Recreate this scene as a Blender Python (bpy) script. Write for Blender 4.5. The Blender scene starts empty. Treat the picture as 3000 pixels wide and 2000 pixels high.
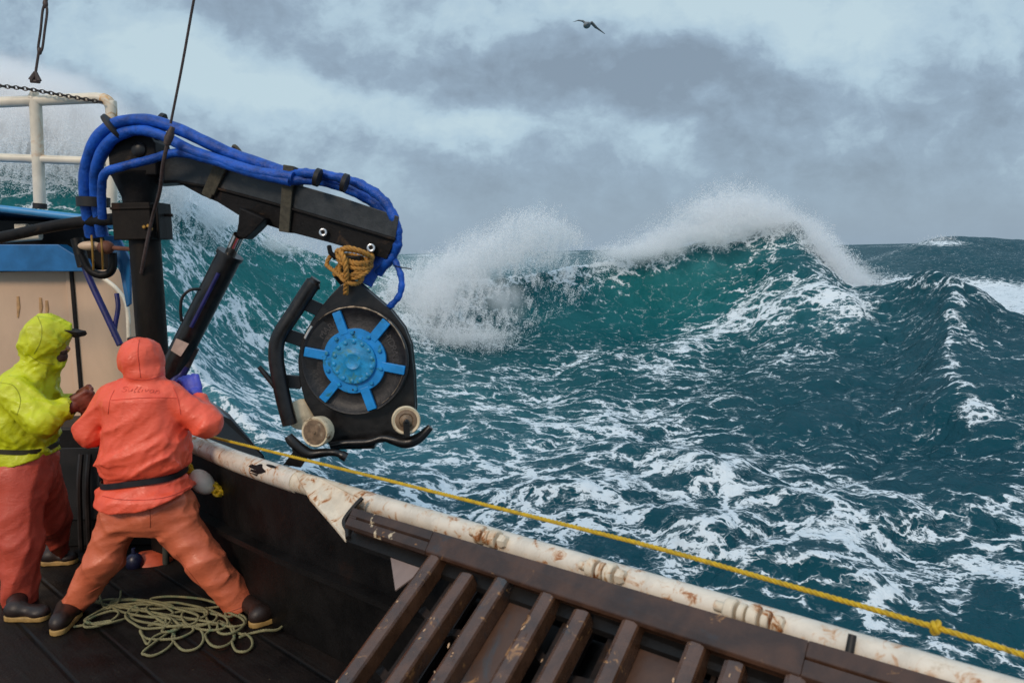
import bpy, bmesh, math, random
import numpy as np
from mathutils import Vector, Matrix, noise as mnoise
from mathutils.bvhtree import BVHTree
R_ = math.radians
random.seed(7); RNG = np.random.default_rng(11)
SC = bpy.context.scene
COL = SC.collection

# ------------------------------------------------------------------ camera
FPX = 2333.0                       # focal length in photo pixels (3000 wide)
CAMZ = 4.0
PITCH, ROLL = R_(6.42), R_(1.2)
CAM = Vector((0, 0, CAMZ))
_F = Vector((0, math.cos(PITCH), -math.sin(PITCH)))
_U0 = Vector((0, math.sin(PITCH), math.cos(PITCH)))
_R0 = Vector((1, 0, 0))
_Rt = _R0 * math.cos(ROLL) - _U0 * math.sin(ROLL)
_Up = _U0 * math.cos(ROLL) + _R0 * math.sin(ROLL)
cd = bpy.data.cameras.new('camera'); cam = bpy.data.objects.new('camera', cd); COL.objects.link(cam)
cd.sensor_width = 36.0; cd.lens = 36.0 * FPX / 3000.0
cd.clip_start = 0.05; cd.clip_end = 20000
M = Matrix((( _Rt.x, _Up.x, -_F.x, CAM.x), (_Rt.y, _Up.y, -_F.y, CAM.y), (_Rt.z, _Up.z, -_F.z, CAM.z), (0, 0, 0, 1)))
cam.matrix_world = M
cd.dof.use_dof = True; cd.dof.focus_distance = 9.0; cd.dof.aperture_fstop = 4.5
SC.camera = cam

# ------------------------------------------------------------------ light
SUN_AZ, SUN_EL = R_(205), R_(34)     # compass-like: direction the light comes from, measured from +Y clockwise
w = bpy.data.worlds.new('World'); SC.world = w; w.use_nodes = True
sd = bpy.data.lights.new('sun', 'SUN'); sun = bpy.data.objects.new('sun', sd); COL.objects.link(sun)
sd.energy = 1.5; sd.angle = R_(14); sd.color = (1.0, 0.80, 0.62)
sdir = Vector((math.sin(SUN_AZ) * math.cos(SUN_EL), math.cos(SUN_AZ) * math.cos(SUN_EL), math.sin(SUN_EL)))
sun.rotation_euler = sdir.to_track_quat('Z', 'Y').to_euler()
sun.location = sdir * 60
SC.view_settings.view_transform = 'Standard'; SC.view_settings.look = 'None'
SC.view_settings.exposure = 0.15; SC.view_settings.gamma = 1.0
SC.render.engine = 'CYCLES'
SC.cycles.use_denoising = True
SC.cycles.max_bounces = 10; SC.cycles.diffuse_bounces = 7; SC.cycles.transmission_bounces = 7; SC.cycles.volume_bounces = 8; SC.cycles.volume_max_steps = 160; SC.cycles.transparent_max_bounces = 8
SC.cycles.caustics_reflective = False; SC.cycles.caustics_refractive = False

def horizon(px):
    u = (px - 1500) / FPX
    # ray with zero world z
    a = _F.z + u * _Rt.z
    return 1000 + a / _Up.z * FPX
def ray(px, py):
    return _F + _Rt * ((px - 1500) / FPX) + _Up * ((1000 - py) / FPX)
def P(px, py, d):
    r = ray(px, py); return CAM + r * (d / r.y)
def PZ(px, py, z):
    r = ray(px, py); return CAM + r * ((z - CAMZ) / r.z)
def project(x, y, z):
    dx, dy, dz = x, y, z - CAMZ
    f = dx * _F.x + dy * _F.y + dz * _F.z
    r = dx * _Rt.x + dy * _Rt.y + dz * _Rt.z
    u = dx * _Up.x + dy * _Up.y + dz * _Up.z
    f = np.maximum(f, 0.05)
    return 1500 + r / f * FPX, 1000 - u / f * FPX

# ------------------------------------------------------------------ node helpers
class NT:
    def __init__(s, tree): s.t = tree; s.n = tree.nodes; s.l = tree.links
    def new(s, typ, **kw):
        nd = s.n.new(typ)
        for k, v in kw.items(): setattr(nd, k, v)
        return nd
    def put(s, sock, v):
        if v is None: return
        if isinstance(v, bpy.types.NodeSocket): s.l.new(v, sock)
        else:
            if sock.type == 'RGBA' and len(v) == 3: v = (*v, 1)
            sock.default_value = v
    def math(s, op, a, b=None, c=None, clamp=False):
        nd = s.new('ShaderNodeMath', operation=op, use_clamp=clamp)
        s.put(nd.inputs[0], a); s.put(nd.inputs[1], b); s.put(nd.inputs[2], c)
        return nd.outputs[0]
    def vmath(s, op, a, b=None):
        nd = s.new('ShaderNodeVectorMath', operation=op)
        s.put(nd.inputs[0], a); s.put(nd.inputs[1], b)
        return nd.outputs[1] if op in ('LENGTH', 'DOT_PRODUCT', 'DISTANCE') else nd.outputs[0]
    def noise(s, vec, scale, detail=4, rough=0.55, dist=0.0, typ='FBM', lac=2.0):
        nd = s.new('ShaderNodeTexNoise', noise_type=typ)
        s.put(nd.inputs['Vector'], vec); nd.inputs['Scale'].default_value = scale
        nd.inputs['Detail'].default_value = detail; nd.inputs['Roughness'].default_value = rough
        nd.inputs['Distortion'].default_value = dist; nd.inputs['Lacunarity'].default_value = lac
        return nd
    def voro(s, vec, scale, feature='DISTANCE_TO_EDGE', rnd=1.0):
        nd = s.new('ShaderNodeTexVoronoi', feature=feature)
        s.put(nd.inputs['Vector'], vec); nd.inputs['Scale'].default_value = scale
        nd.inputs['Randomness'].default_value = rnd
        return nd.outputs['Distance']
    def map(s, v, a, b, c=0.0, d=1.0, smooth=True):
        nd = s.new('ShaderNodeMapRange', interpolation_type='SMOOTHSTEP' if smooth else 'LINEAR')
        s.put(nd.inputs[0], v); s.put(nd.inputs[1], a); s.put(nd.inputs[2], b); s.put(nd.inputs[3], c); s.put(nd.inputs[4], d)
        return nd.outputs[0]
    def mix(s, f, a, b, mode='MIX'):
        nd = s.new('ShaderNodeMix', data_type='RGBA', blend_type=mode)
        s.put(nd.inputs[0], f); s.put(nd.inputs[6], a); s.put(nd.inputs[7], b)
        return nd.outputs[2]
    def mapping(s, vec, scale=(1, 1, 1), rot=(0, 0, 0), loc=(0, 0, 0)):
        nd = s.new('ShaderNodeMapping'); s.put(nd.inputs[0], vec)
        nd.inputs['Location'].default_value = loc; nd.inputs['Rotation'].default_value = rot; nd.inputs['Scale'].default_value = scale
        return nd.outputs[0]
    def bump(s, h, strength, dist, normal=None):
        nd = s.new('ShaderNodeBump'); nd.inputs['Strength'].default_value = strength; nd.inputs['Distance'].default_value = dist
        s.put(nd.inputs['Height'], h)
        if normal is not None: s.put(nd.inputs['Normal'], normal)
        return nd.outputs[0]

# ------------------------------------------------------------------ sky: broken overcast over a Nishita sky
def build_world():
    t = NT(w.node_tree)
    for nd in list(t.n): t.n.remove(nd)
    out = t.new('ShaderNodeOutputWorld'); bg = t.new('ShaderNodeBackground')
    sky = t.new('ShaderNodeTexSky', sky_type='NISHITA'); sky.sun_disc = False
    sky.sun_elevation = SUN_EL; sky.sun_rotation = SUN_AZ
    bgs = t.new('ShaderNodeBackground'); bgs.inputs[1].default_value = 0.05
    t.l.new(sky.outputs[0], bgs.inputs[0])
    tc = t.new('ShaderNodeTexCoord'); D = tc.outputs['Generated']
    sep = t.new('ShaderNodeSeparateXYZ'); t.l.new(D, sep.inputs[0])
    X, Y, Z = sep.outputs
    yy = t.math('MAXIMUM', Y, 0.05)
    U = t.math('DIVIDE', X, yy); V = t.math('DIVIDE', Z, yy)
    cmb = t.new('ShaderNodeCombineXYZ'); t.put(cmb.inputs[0], U); t.put(cmb.inputs[1], V)
    UV = cmb.outputs[0]
    wn = t.noise(t.mapping(UV, (1, 1.5, 1)), 5.0, 5, 0.6)
    wv = t.vmath('MULTIPLY', t.vmath('SUBTRACT', wn.outputs['Color'], (0.5, 0.5, 0.5)), (0.16, 0.12, 0.0))
    UVw = t.vmath('ADD', UV, wv)
    sp2 = t.new('ShaderNodeSeparateXYZ'); t.l.new(UVw, sp2.inputs[0]); uw, vw = sp2.outputs[0], sp2.outputs[1]
    acc = None
    # lighter (+) and darker (-) banks of cloud: azimuth, elevation, widths, tilt, amount
    blobs = [(620, 190, 190, 90, -20, .55), (900, 330, 230, 60, -12, .62), (1180, 320, 130, 50, -5, .30), (1420, 400, 120, 45, 10, .75),
             (1900, 420, 70, 35, 0, .35), (2350, 60, 520, 80, -6, .62), (1650, 60, 330, 60, 0, .30), (2700, 210, 260, 60, 12, .25),
             (150, 120, 160, 60, -20, .10), (1250, 150, 150, 60, 20, .25), (2050, 300, 60, 30, 0, .25), (1000, 60, 140, 60, 0, .2),
             (820, 90, 130, 90, 0, -.30), (250, 230, 260, 60, -15, -.15), (1500, 230, 230, 85, 6, -.27), (1330, 300, 90, 40, 0, -.15), (1600, 200, 80, 50, 0, -.12), (1130, 260, 110, 50, 0, -.15), (1880, 200, 200, 60, 8, -.34), (2250, 270, 260, 90, 0, -.32),
             (2900, 250, 200, 120, 0, -.26), (1150, 470, 380, 60, -6, -.22), (2600, 520, 500, 90, 0, -.12), (2950, 30, 200, 50, 0, -.15)]
    for (px, py, sx, sy, rot, amp) in blobs:
        u0 = (px - 1500) / FPX; v0 = (horizon(px) - py) / FPX
        du = t.math('SUBTRACT', uw, u0); dv = t.math('SUBTRACT', vw, v0)
        c, s_ = math.cos(R_(rot)), math.sin(R_(rot))
        a = t.math('ADD', t.math('MULTIPLY', du, c * FPX / sx), t.math('MULTIPLY', dv, s_ * FPX / sx))
        b = t.math('ADD', t.math('MULTIPLY', du, -s_ * FPX / sy), t.math('MULTIPLY', dv, c * FPX / sy))
        q = t.math('ADD', t.math('MULTIPLY', a, a), t.math('MULTIPLY', b, b))
        g = t.math('MULTIPLY', t.math('EXPONENT', t.math('MULTIPLY', q, -0.5)), amp)
        acc = g if acc is None else t.math('ADD', acc, g)
    front = t.map(Y, 0.05, 0.35)
    acc = t.math('MULTIPLY', acc, front)
    n1 = t.noise(t.mapping(UV, (1, 1.35, 1)), 5.2, 9, 0.6, 0.0).outputs[0]
    zz = t.math('ADD', t.math('MAXIMUM', Z, 0.0), 0.18)
    cp = t.new('ShaderNodeCombineXYZ'); t.put(cp.inputs[0], t.math('DIVIDE', X, zz)); t.put(cp.inputs[1], t.math('DIVIDE', Y, zz))
    n2 = t.noise(cp.outputs[0], 1.1, 7, 0.62, 0.3).outputs[0]
    lum = t.math('ADD', t.math('MULTIPLY', t.math('SUBTRACT', n1, 0.5), 1.9), t.math('MULTIPLY', t.math('SUBTRACT', n2, 0.5), .35))
    n3 = t.noise(t.mapping(UVw, (1, 1.15, 1)), 16, 8, 0.6).outputs[0]
    lum = t.math('ADD', lum, t.math('MULTIPLY', t.math('SUBTRACT', n3, 0.5), 0.8))
    n4 = t.noise(UVw, 42, 6, 0.6).outputs[0]; lum = t.math('ADD', lum, t.math('MULTIPLY', t.math('SUBTRACT', n4, 0.5), 0.28))
    lum = t.math('ADD', t.math('ADD', lum, acc), 0.41)
    horz = t.map(V, 0.0, 0.14)
    lum = t.math('ADD', t.math('MULTIPLY', lum, t.math('ADD', t.math('MULTIPLY', horz, 0.82), 0.18)), t.math('MULTIPLY', t.math('SUBTRACT', 1.0, horz), 0.20))
    cr = t.new('ShaderNodeValToRGB'); t.put(cr.inputs[0], lum)
    el = cr.color_ramp.elements
    el[0].position = 0.0; el[0].color = (0.245, 0.320, 0.405, 1)
    el[1].position = 1.0; el[1].color = (0.54, 0.69, 0.765, 1)
    e = el.new(0.35); e.color = (0.315, 0.42, 0.53, 1)
    e = el.new(0.65); e.color = (0.45, 0.60, 0.71, 1)
    # overcast skies brighten toward the zenith
    zb = t.map(Z, 0.36, 0.95, 1.0, 1.9)
    t.l.new(t.mix(1.0, cr.outputs[0], zb, 'MULTIPLY'), bg.inputs[0])
    bg.inputs[1].default_value = 0.93
    add = t.new('ShaderNodeAddShader')
    t.l.new(bg.outputs[0], add.inputs[0]); 
    # the Nishita sky shows faintly through the cloud
    mx = t.new('ShaderNodeMixShader'); mx.inputs[0].default_value = 0.10
    t.l.new(bg.outputs[0], mx.inputs[1]); t.l.new(bgs.outputs[0], mx.inputs[2])
    t.n.remove(add)
    t.l.new(mx.outputs[0], out.inputs[0])
build_world()

# ------------------------------------------------------------------ numpy gradient noise
_perm = RNG.permutation(256).astype(np.int64); _perm = np.concatenate([_perm] * 3)
_ga = RNG.random(256) * 2 * np.pi; _g2 = np.stack([np.cos(_ga), np.sin(_ga)], -1)
_g3 = RNG.normal(size=(256, 3)); _g3 /= np.linalg.norm(_g3, axis=1, keepdims=True)
def pn2(x, y):
    xi = np.floor(x).astype(np.int64); yi = np.floor(y).astype(np.int64)
    xf = x - xi; yf = y - yi; xi &= 255; yi &= 255
    u = xf ** 3 * (xf * (xf * 6 - 15) + 10); v = yf ** 3 * (yf * (yf * 6 - 15) + 10)
    def g(i, j, dx, dy):
        k = _perm[_perm[(xi + i) & 255] + ((yi + j) & 255)]; return _g2[k, 0] * dx + _g2[k, 1] * dy
    a = g(0, 0, xf, yf); b = g(1, 0, xf - 1, yf); c = g(0, 1, xf, yf - 1); d = g(1, 1, xf - 1, yf - 1)
    return ((a + (b - a) * u) + ((c + (d - c) * u) - (a + (b - a) * u)) * v) * 1.4
def pn3(x, y, z):
    xi = np.floor(x).astype(np.int64); yi = np.floor(y).astype(np.int64); zi = np.floor(z).astype(np.int64)
    xf = x - xi; yf = y - yi; zf = z - zi
    f = lambda t: t ** 3 * (t * (t * 6 - 15) + 10)
    u, v, w_ = f(xf), f(yf), f(zf)
    def g(i, j, k):
        h = _perm[_perm[_perm[(xi + i) & 255] + ((yi + j) & 255)] + ((zi + k) & 255)]
        return _g3[h, 0] * (xf - i) + _g3[h, 1] * (yf - j) + _g3[h, 2] * (zf - k)
    L = lambda a, b, t: a + (b - a) * t
    return L(L(L(g(0,0,0), g(1,0,0), u), L(g(0,1,0), g(1,1,0), u), v), L(L(g(0,0,1), g(1,0,1), u), L(g(0,1,1), g(1,1,1), u), v), w_) * 1.3
def fbm2(x, y, oct=4, gain=0.5):
    s = 0; a = 1
    for i in range(oct): s = s + a * pn2(x * 2 ** i + 17.3 * i, y * 2 ** i + 5.1 * i); a *= gain
    return s
def sstep(a, b, x):
    t = np.clip((x - a) / (b - a), 0, 1); return t * t * (3 - 2 * t)

# ------------------------------------------------------------------ scene-graph helpers
def tag(o, label=None, cat=None, group=None, kind=None):
    if label: o['label'] = label
    if cat: o['category'] = cat
    if group: o['group'] = group
    if kind: o['kind'] = kind
    return o
def empty(name, loc, label=None, cat=None, group=None):
    o = bpy.data.objects.new(name, None); COL.objects.link(o); o.location = loc
    o.empty_display_size = 0.1
    return tag(o, label, cat, group)
def mesh_np(name, V, F, mat, parent=None, smooth=True, sharp=None):
    me = bpy.data.meshes.new(name); V = np.asarray(V, np.float32); F = np.asarray(F, np.int32)
    k = F.shape[1]
    me.vertices.add(len(V)); me.vertices.foreach_set('co', V.ravel())
    me.loops.add(F.size); me.loops.foreach_set('vertex_index', F.ravel())
    me.polygons.add(len(F)); me.polygons.foreach_set('loop_start', np.arange(0, F.size, k, dtype=np.int32))
    me.polygons.foreach_set('loop_total', np.full(len(F), k, np.int32))
    me.update(calc_edges=True); me.validate()
    me.polygons.foreach_set('use_smooth', np.full(len(me.polygons), smooth, bool))
    o = bpy.data.objects.new(name, me); COL.objects.link(o)
    if mat: me.materials.append(mat)
    adopt(o, parent)
    return o
def adopt(o, parent):
    if parent is not None:
        o.parent = parent
        # every mesh here is written in world coordinates
        inv = Matrix.Translation(world_loc(parent)).inverted()
        o.matrix_parent_inverse = Matrix.Identity(4)
        o.location = -world_loc(parent) if o.type != 'EMPTY' else o.location - world_loc(parent)
def world_loc(o):
    l = o.location.copy(); p = o.parent
    while p is not None: l = l + p.location; p = p.parent
    return l

def catmull(pts, n=8):
    pts = [Vector(p) for p in pts]; m = len(pts)
    if m < 3: 
        return [pts[0].lerp(pts[-1], i / n) for i in range(n + 1)]
    out = []
    for i in range(m - 1):
        p0 = pts[i - 1] if i else pts[0] * 2 - pts[1]; p1, p2 = pts[i], pts[i + 1]
        p3 = pts[i + 2] if i + 2 < m else pts[-1] * 2 - pts[-2]
        for k in range(n):
            t = k / n
            out.append(0.5 * ((2 * p1) + (p2 - p0) * t + (2 * p0 - 5 * p1 + 4 * p2 - p3) * t * t + (3 * p1 - p0 - 3 * p2 + p3) * t ** 3))
    out.append(pts[-1]); return out

class MB:
    def __init__(s): s.v = []; s.f = []
    def tube(s, pts, r, n=12, cap=True, flat=None):
        pts = [Vector(p) for p in pts]; m = len(pts); b = len(s.v)
        rad = r if callable(r) else (lambda i, t: r[i] if isinstance(r, (list, tuple)) else r)
        T = (pts[1] - pts[0]).normalized()
        N = T.orthogonal().normalized()
        if flat is not None:
            f = Vector(flat); N = (f - T * f.dot(T)).normalized()
        for i, p in enumerate(pts):
            T2 = (pts[min(i + 1, m - 1)] - pts[max(i - 1, 0)])
            T2 = T2.normalized() if T2.length > 1e-9 else T
            N = (N - T2 * N.dot(T2)).normalized(); B = T2.cross(N); T = T2
            rr = rad(i, i / (m - 1)); ra, rb = rr if isinstance(rr, tuple) else (rr, rr)
            for k in range(n):
                a = 2 * math.pi * k / n
                s.v.append(p + N * (math.cos(a) * ra) + B * (math.sin(a) * rb))
        for i in range(m - 1):
            for k in range(n):
                a = b + i * n + k; c = b + i * n + (k + 1) % n
                s.f.append((a, c, c + n, a + n))
        if cap:
            s.f.append(tuple(b + k for k in range(n - 1, -1, -1))); s.f.append(tuple(b + (m - 1) * n + k for k in range(n)))
        return s
    def cyl(s, a, b_, r, n=20, r2=None):
        a, b_ = Vector(a), Vector(b_)
        return s.tube([a, b_], [r, r if r2 is None else r2], n)
    def box(s, c, ax, ay, az):
        c, ax, ay, az = Vector(c), Vector(ax), Vector(ay), Vector(az); b = len(s.v)
        for i in (-1, 1):
            for j in (-1, 1):
                for k in (-1, 1): s.v.append(c + ax * i + ay * j + az * k)
        for f in ((0,1,3,2),(4,6,7,5),(0,4,5,1),(2,3,7,6),(0,2,6,4),(1,5,7,3)): s.f.append(tuple(b + i for i in f))
        return s
    def beam(s, a, b_, w_, h, up=(0, 0, 1)):
        a, b_ = Vector(a), Vector(b_); T = (b_ - a); L = T.length / 2; T.normalize()
        S = T.cross(Vector(up)).normalized(); U = S.cross(T).normalized()
        return s.box((a + b_) / 2, T * L, S * (w_ / 2), U * (h / 2))
    def prism(s, poly, off):
        poly = [Vector(p) for p in poly]; off = Vector(off); n = len(poly); b = len(s.v)
        s.v += poly + [p + off for p in poly]
        s.f.append(tuple(b + i for i in range(n))); s.f.append(tuple(b + n + i for i in range(n - 1, -1, -1)))
        for i in range(n): j = (i + 1) % n; s.f.append((b + i, b + n + i, b + n + j, b + j))
        return s
    def lathe(s, c, axis, prof, n=32):
        """prof: list of (distance along axis, radius)"""
        c = Vector(c); A = Vector(axis).normalized(); N = A.orthogonal().normalized(); B = A.cross(N); b = len(s.v); m = len(prof)
        for (h, r) in prof:
            for k in range(n):
                a = 2 * math.pi * k / n; s.v.append(c + A * h + N * (math.cos(a) * r) + B * (math.sin(a) * r))
        for i in range(m - 1):
            for k in range(n):
                a = b + i * n + k; d = b + i * n + (k + 1) % n; s.f.append((a, d, d + n, a + n))
        s.f.append(tuple(b + k for k in range(n - 1, -1, -1))); s.f.append(tuple(b + (m - 1) * n + k for k in range(n)))
        return s
    def ball(s, c, ax, ay, az, n=20, m=12):
        c, ax, ay, az = Vector(c), Vector(ax), Vector(ay), Vector(az); b = len(s.v)
        for i in range(m + 1):
            ph = math.pi * i / m
            for k in range(n):
                a = 2 * math.pi * k / n
                s.v.append(c + ax * (math.sin(ph) * math.cos(a)) + ay * (math.sin(ph) * math.sin(a)) + az * math.cos(ph))
        for i in range(m):
            for k in range(n):
                a = b + i * n + k; d = b + i * n + (k + 1) % n; s.f.append((a, a + n, d + n, d))
        return s
    def torus(s, c, axis, R, r, n=40, k=10):
        c = Vector(c); A = Vector(axis).normalized(); N = A.orthogonal().normalized(); B = A.cross(N); b = len(s.v)
        for i in range(n):
            a = 2 * math.pi * i / n; d = N * math.cos(a) + B * math.sin(a)
            for j in range(k):
                q = 2 * math.pi * j / k; s.v.append(c + d * (R + r * math.cos(q)) + A * (r * math.sin(q)))
        for i in range(n):
            for j in range(k):
                i2 = (i + 1) % n; j2 = (j + 1) % k
                s.f.append((b + i * k + j, b + i2 * k + j, b + i2 * k + j2, b + i * k + j2))
        return s
    def rope(s, pts, r, pitch=None, n=6, strands=3, cap=True):
        """laid rope: strands twisting round the path"""
        pitch = pitch or r * 7.0
        pts = [Vector(p) for p in pts]
        # resample evenly
        L = [0.0]
        for i in range(1, len(pts)): L.append(L[-1] + (pts[i] - pts[i - 1]).length)
        step = pitch / 7.0; N_ = max(3, int(L[-1] / step)); rs = []; j = 0
        for i in range(N_ + 1):
            t = L[-1] * i / N_
            while j < len(L) - 2 and L[j + 1] < t: j += 1
            d = L[j + 1] - L[j]; rs.append(pts[j].lerp(pts[j + 1], (t - L[j]) / d if d > 0 else 0))
        T = (rs[1] - rs[0]).normalized(); Nn = T.orthogonal().normalized(); fr = []
        for i, p in enumerate(rs):
            T2 = (rs[min(i + 1, N_)] - rs[max(i - 1, 0)]).normalized()
            Nn = (Nn - T2 * Nn.dot(T2)).normalized(); fr.append((p, Nn.copy(), T2.cross(Nn)))
        for q in range(strands):
            path = []
            for i, (p, A, B) in enumerate(fr):
                a = 2 * math.pi * (q / strands + i * step / pitch)
                path.append(p + A * (math.cos(a) * r * 0.52) + B * (math.sin(a) * r * 0.52))
            s.tube(path, r * 0.56, n, cap)
        return s
    def build(s, name, mat, parent=None, smooth=True, bevel=0, sharp=38, seg=2):
        me = bpy.data.meshes.new(name); me.from_pydata([tuple(v) for v in s.v], [], s.f); me.update()
        if mat: me.materials.append(mat)
        bm = bmesh.new(); bm.from_mesh(me); bmesh.ops.recalc_face_normals(bm, faces=bm.faces); bm.to_mesh(me); bm.free()
        if smooth:
            me.polygons.foreach_set('use_smooth', [True] * len(me.polygons))
            me.set_sharp_from_angle(angle=R_(sharp))
        o = bpy.data.objects.new(name, me); COL.objects.link(o); adopt(o, parent)
        if bevel:
            m = o.modifiers.new('bevel', 'BEVEL'); m.width = bevel; m.segments = seg; m.limit_method = 'ANGLE'; m.angle_limit = R_(50)
        return o
# ================================================================== SEA
def pchip(x, y, xq):
    """monotone cubic through (x, y[..., k]) ; y shape (n, m)"""
    x = np.asarray(x, float); y = np.asarray(y, float); h = np.diff(x)[:, None]; dl = np.diff(y, axis=0) / h
    m = np.zeros_like(y)
    a, b = dl[:-1], dl[1:]; h0, h1 = h[:-1], h[1:]
    w1 = 2 * h1 + h0; w2 = h1 + 2 * h0
    with np.errstate(divide='ignore', invalid='ignore'):
        hm = (w1 + w2) / (w1 / a + w2 / b)
    m[1:-1] = np.where(a * b > 0, np.nan_to_num(hm), 0); m[0] = dl[0]; m[-1] = dl[-1]
    i = np.clip(np.searchsorted(x, xq, 'right') - 1, 0, len(x) - 2)
    t = ((xq - x[i]) / (x[i + 1] - x[i]))[:, None]; H = (x[i + 1] - x[i])[:, None]
    return ((2*t**3 - 3*t**2 + 1) * y[i] + (t**3 - 2*t**2 + t) * H * m[i] + (-2*t**3 + 3*t**2) * y[i + 1] + (t**3 - t**2) * H * m[i + 1])

def zpy(px, py, d): return P(px, py, d).z
# columns of the swell: picture azimuth -> (distance, height) from the boat out to the horizon
#          px     r3            r4            r5            r6            r7            r8 crest
SW = [
    (-2600, (13, .3), (18, .6), (22, .9), (25, 1.2), (27, 1.5), (29, 1.6)),
    (-900, (13, 1.2), (15.5, 2.2), (18, 3.8), (19.5, 5.2), (20.5, 6.9), (21.5, 7.7)),
    (0,    (13, 1.2), (15.5, 2.3), (17.6, 3.9), (19.2, 5.7), (20.3, 7.0), (21.2, 7.8)),
    (300,  (13, 1.0), (15.5, 2.1), (17.8, 3.7), (19.4, 5.4), (20.6, 6.7), (21.5, 7.4)),
    (480,  (12.5, .7), (15.0, 1.6), (17.5, 3.0), (19.6, 4.8), (21, 6.1), (22, 6.75)),
    (650,  (13, .4), (16.5, 1.1), (19.5, 2.4), (21.8, 4.0), (23.5, 5.25), (24.6, 5.75)),
    (850,  (14, .3), (19, .7), (22.5, 1.7), (25, 3.0), (27, 4.2), (28, 4.65)),
    (1000, (15, .2), (21, .5), (24.5, 1.3), (27, 2.5), (28.6, 3.5), (29.6, 3.85)),
    (1200, (15, .2), (22, .4), (26, 1.1), (28.5, 2.1), (30, 2.95), (31, 3.3)),
    (1400, (15, .2), (23, .3), (28, .65), (30.3, 1.35), (31.4, 2.4), (32, 3.1)),
    (1600, (15, .2), (24, .2), (29.2, .5), (31.4, 1.3), (32.5, 2.4), (33, 3.2)),
    (1800, (15, .2), (25, .2), (30.2, .5), (32.4, 1.4), (33.5, 2.7), (34, 3.6)),
    (1950, (15, .2), (25.5, .2), (30.5, .7), (32.9, 1.7), (34.1, 3.1), (34.6, 4.05)),
    (2100, (15, .2), (26, .3), (30.8, 1.2), (33.1, 2.3), (34.5, 3.7), (35, 4.6)),
    (2230, (15, .2), (26, .5), (30.5, 1.8), (33, 3.0), (34.4, 4.2), (35, 5.0)),
    (2330, (15, .2), (26, .6), (30, 2.2), (32.6, 3.4), (34.2, 4.4), (35, 4.95)),
    (2390, (15, .2), (25.7, .6), (29.7, 2.1), (32.2, 3.05), (33.7, 3.75), (34.6, 4.05)),
    (2480, (15, .2), (25, .5), (29, 1.4), (31.7, 2.0), (33.2, 2.35), (34.2, 2.5)),
    (2620, (14, .1), (24.5, .2), (29, .8), (31.6, 1.35), (33.4, 1.8), (34.4, 2.05)),
    (2800, (13, .0), (23, .1), (27.5, .5), (30, .9), (32, 1.35), (33.2, 1.6)),
    (3000, (12, .0), (22, .0), (25, .2), (27, .5), (29, .8), (30.5, .95)),
    (3600, (12, .0), (20, .0), (24, .1), (26, .2), (28, .3), (30, .35)),
    (5600, (12, .0), (20, .0), (24, .0), (26, .0), (28, .0), (30, .0)),
]
RIDGE2 = [(-2600, .3), (1000, .6), (2300, .4), (2450, 1.0), (2600, 2.5), (2700, 3.9), (2765, 4.45), (2830, 4.0), (2900, 3.55), (3050, 3.7), (3300, 2.8), (5600, 1.0)]
def build_sea_geo():
    cols = np.array([c[0] for c in SW], float)
    r2x = [a for a, _ in RIDGE2]; r2z = [b for _, b in RIDGE2]
    D, Z = [], []
    for c in SW:
        px = c[0]; nod = list(c[1:]); dc, zc = nod[-1]
        k = 1.0 if zc > 3 else 0.55
        rows = [(1.5, -.5), (6, -.25), (10, 0.0 + .3 * nod[0][1])] + nod + [(dc + 2.2, zc - 1.1 * k), (dc + 6, max(zc * .35, -.2)), (52, -.15), (70, -.3), (84, np.interp(px, r2x, r2z) * .55), (95, np.interp(px, r2x, r2z)), (108, np.interp(px, r2x, r2z) * .4), (150, 0), (400, 0), (1200, 0), (9000, 0)]
        D.append([math.log(r[0]) for r in rows]); Z.append([r[1] for r in rows])
    D = np.array(D); Z = np.array(Z); nr = D.shape[1]
    # column sampling: dense inside the field of view
    pxs = np.concatenate([np.linspace(-2600, -500, 60)[:-1], np.linspace(-500, -60, 60)[:-1], np.linspace(-60, 3060, 1180), np.linspace(3060, 3500, 80)[1:], np.linspace(3500, 5600, 60)[1:]])
    Dc = pchip(cols, D, pxs); Zc = pchip(cols, Z, pxs)            # (npx, nr)
    # soften across columns
    seg = [10, 40, 70, 130, 110, 120, 110, 70, 45, 22, 22, 25, 30, 40, 45, 20, 25, 30, 20, 8]
    v = np.concatenate([np.linspace(i, i + 1, n, endpoint=False) for i, n in enumerate(seg)] + [[nr - 1]])
    Dg = pchip(np.arange(nr), Dc.T, v).T; Zg = pchip(np.arange(nr), Zc.T, v).T   # (npx, nv)
    Dg = np.exp(Dg)
    u = ((pxs - 1500) / FPX)[:, None]
    X = u * Dg; Y = Dg; Zg = Zg.copy()
    # far directions wrap wider so the sheet is a fan
    return X, Y, Zg, pxs

def fft_tile(N, L, wind, rms, kmin=0.0, kmax=1e9, seed=1, power=4.0, spread=4, choppy=1.0):
    rng = np.random.default_rng(seed)
    k1 = np.fft.fftfreq(N, L / N) * 2 * np.pi; KX, KY = np.meshgrid(k1, k1, indexing='ij'); K = np.hypot(KX, KY); K[0, 0] = 1
    c = (KX * wind[0] + KY * wind[1]) / K
    A = np.where((K > kmin) & (K < kmax), K ** (-power / 2.0), 0) * (0.25 + 0.75 * np.abs(c) ** spread)
    H = (rng.normal(size=(N, N)) + 1j * rng.normal(size=(N, N))) * A; H[0, 0] = 0
    h = np.real(np.fft.ifft2(H)); s = rms / h.std(); h *= s
    dx = np.real(np.fft.ifft2(-1j * H * KX / K)) * s * choppy; dy = np.real(np.fft.ifft2(-1j * H * KY / K)) * s * choppy
    gx = np.gradient(dx, L / N, axis=0); gy = np.gradient(dy, L / N, axis=1)
    fold = -(gx + gy)
    return h, dx, dy, fold, L
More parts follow.
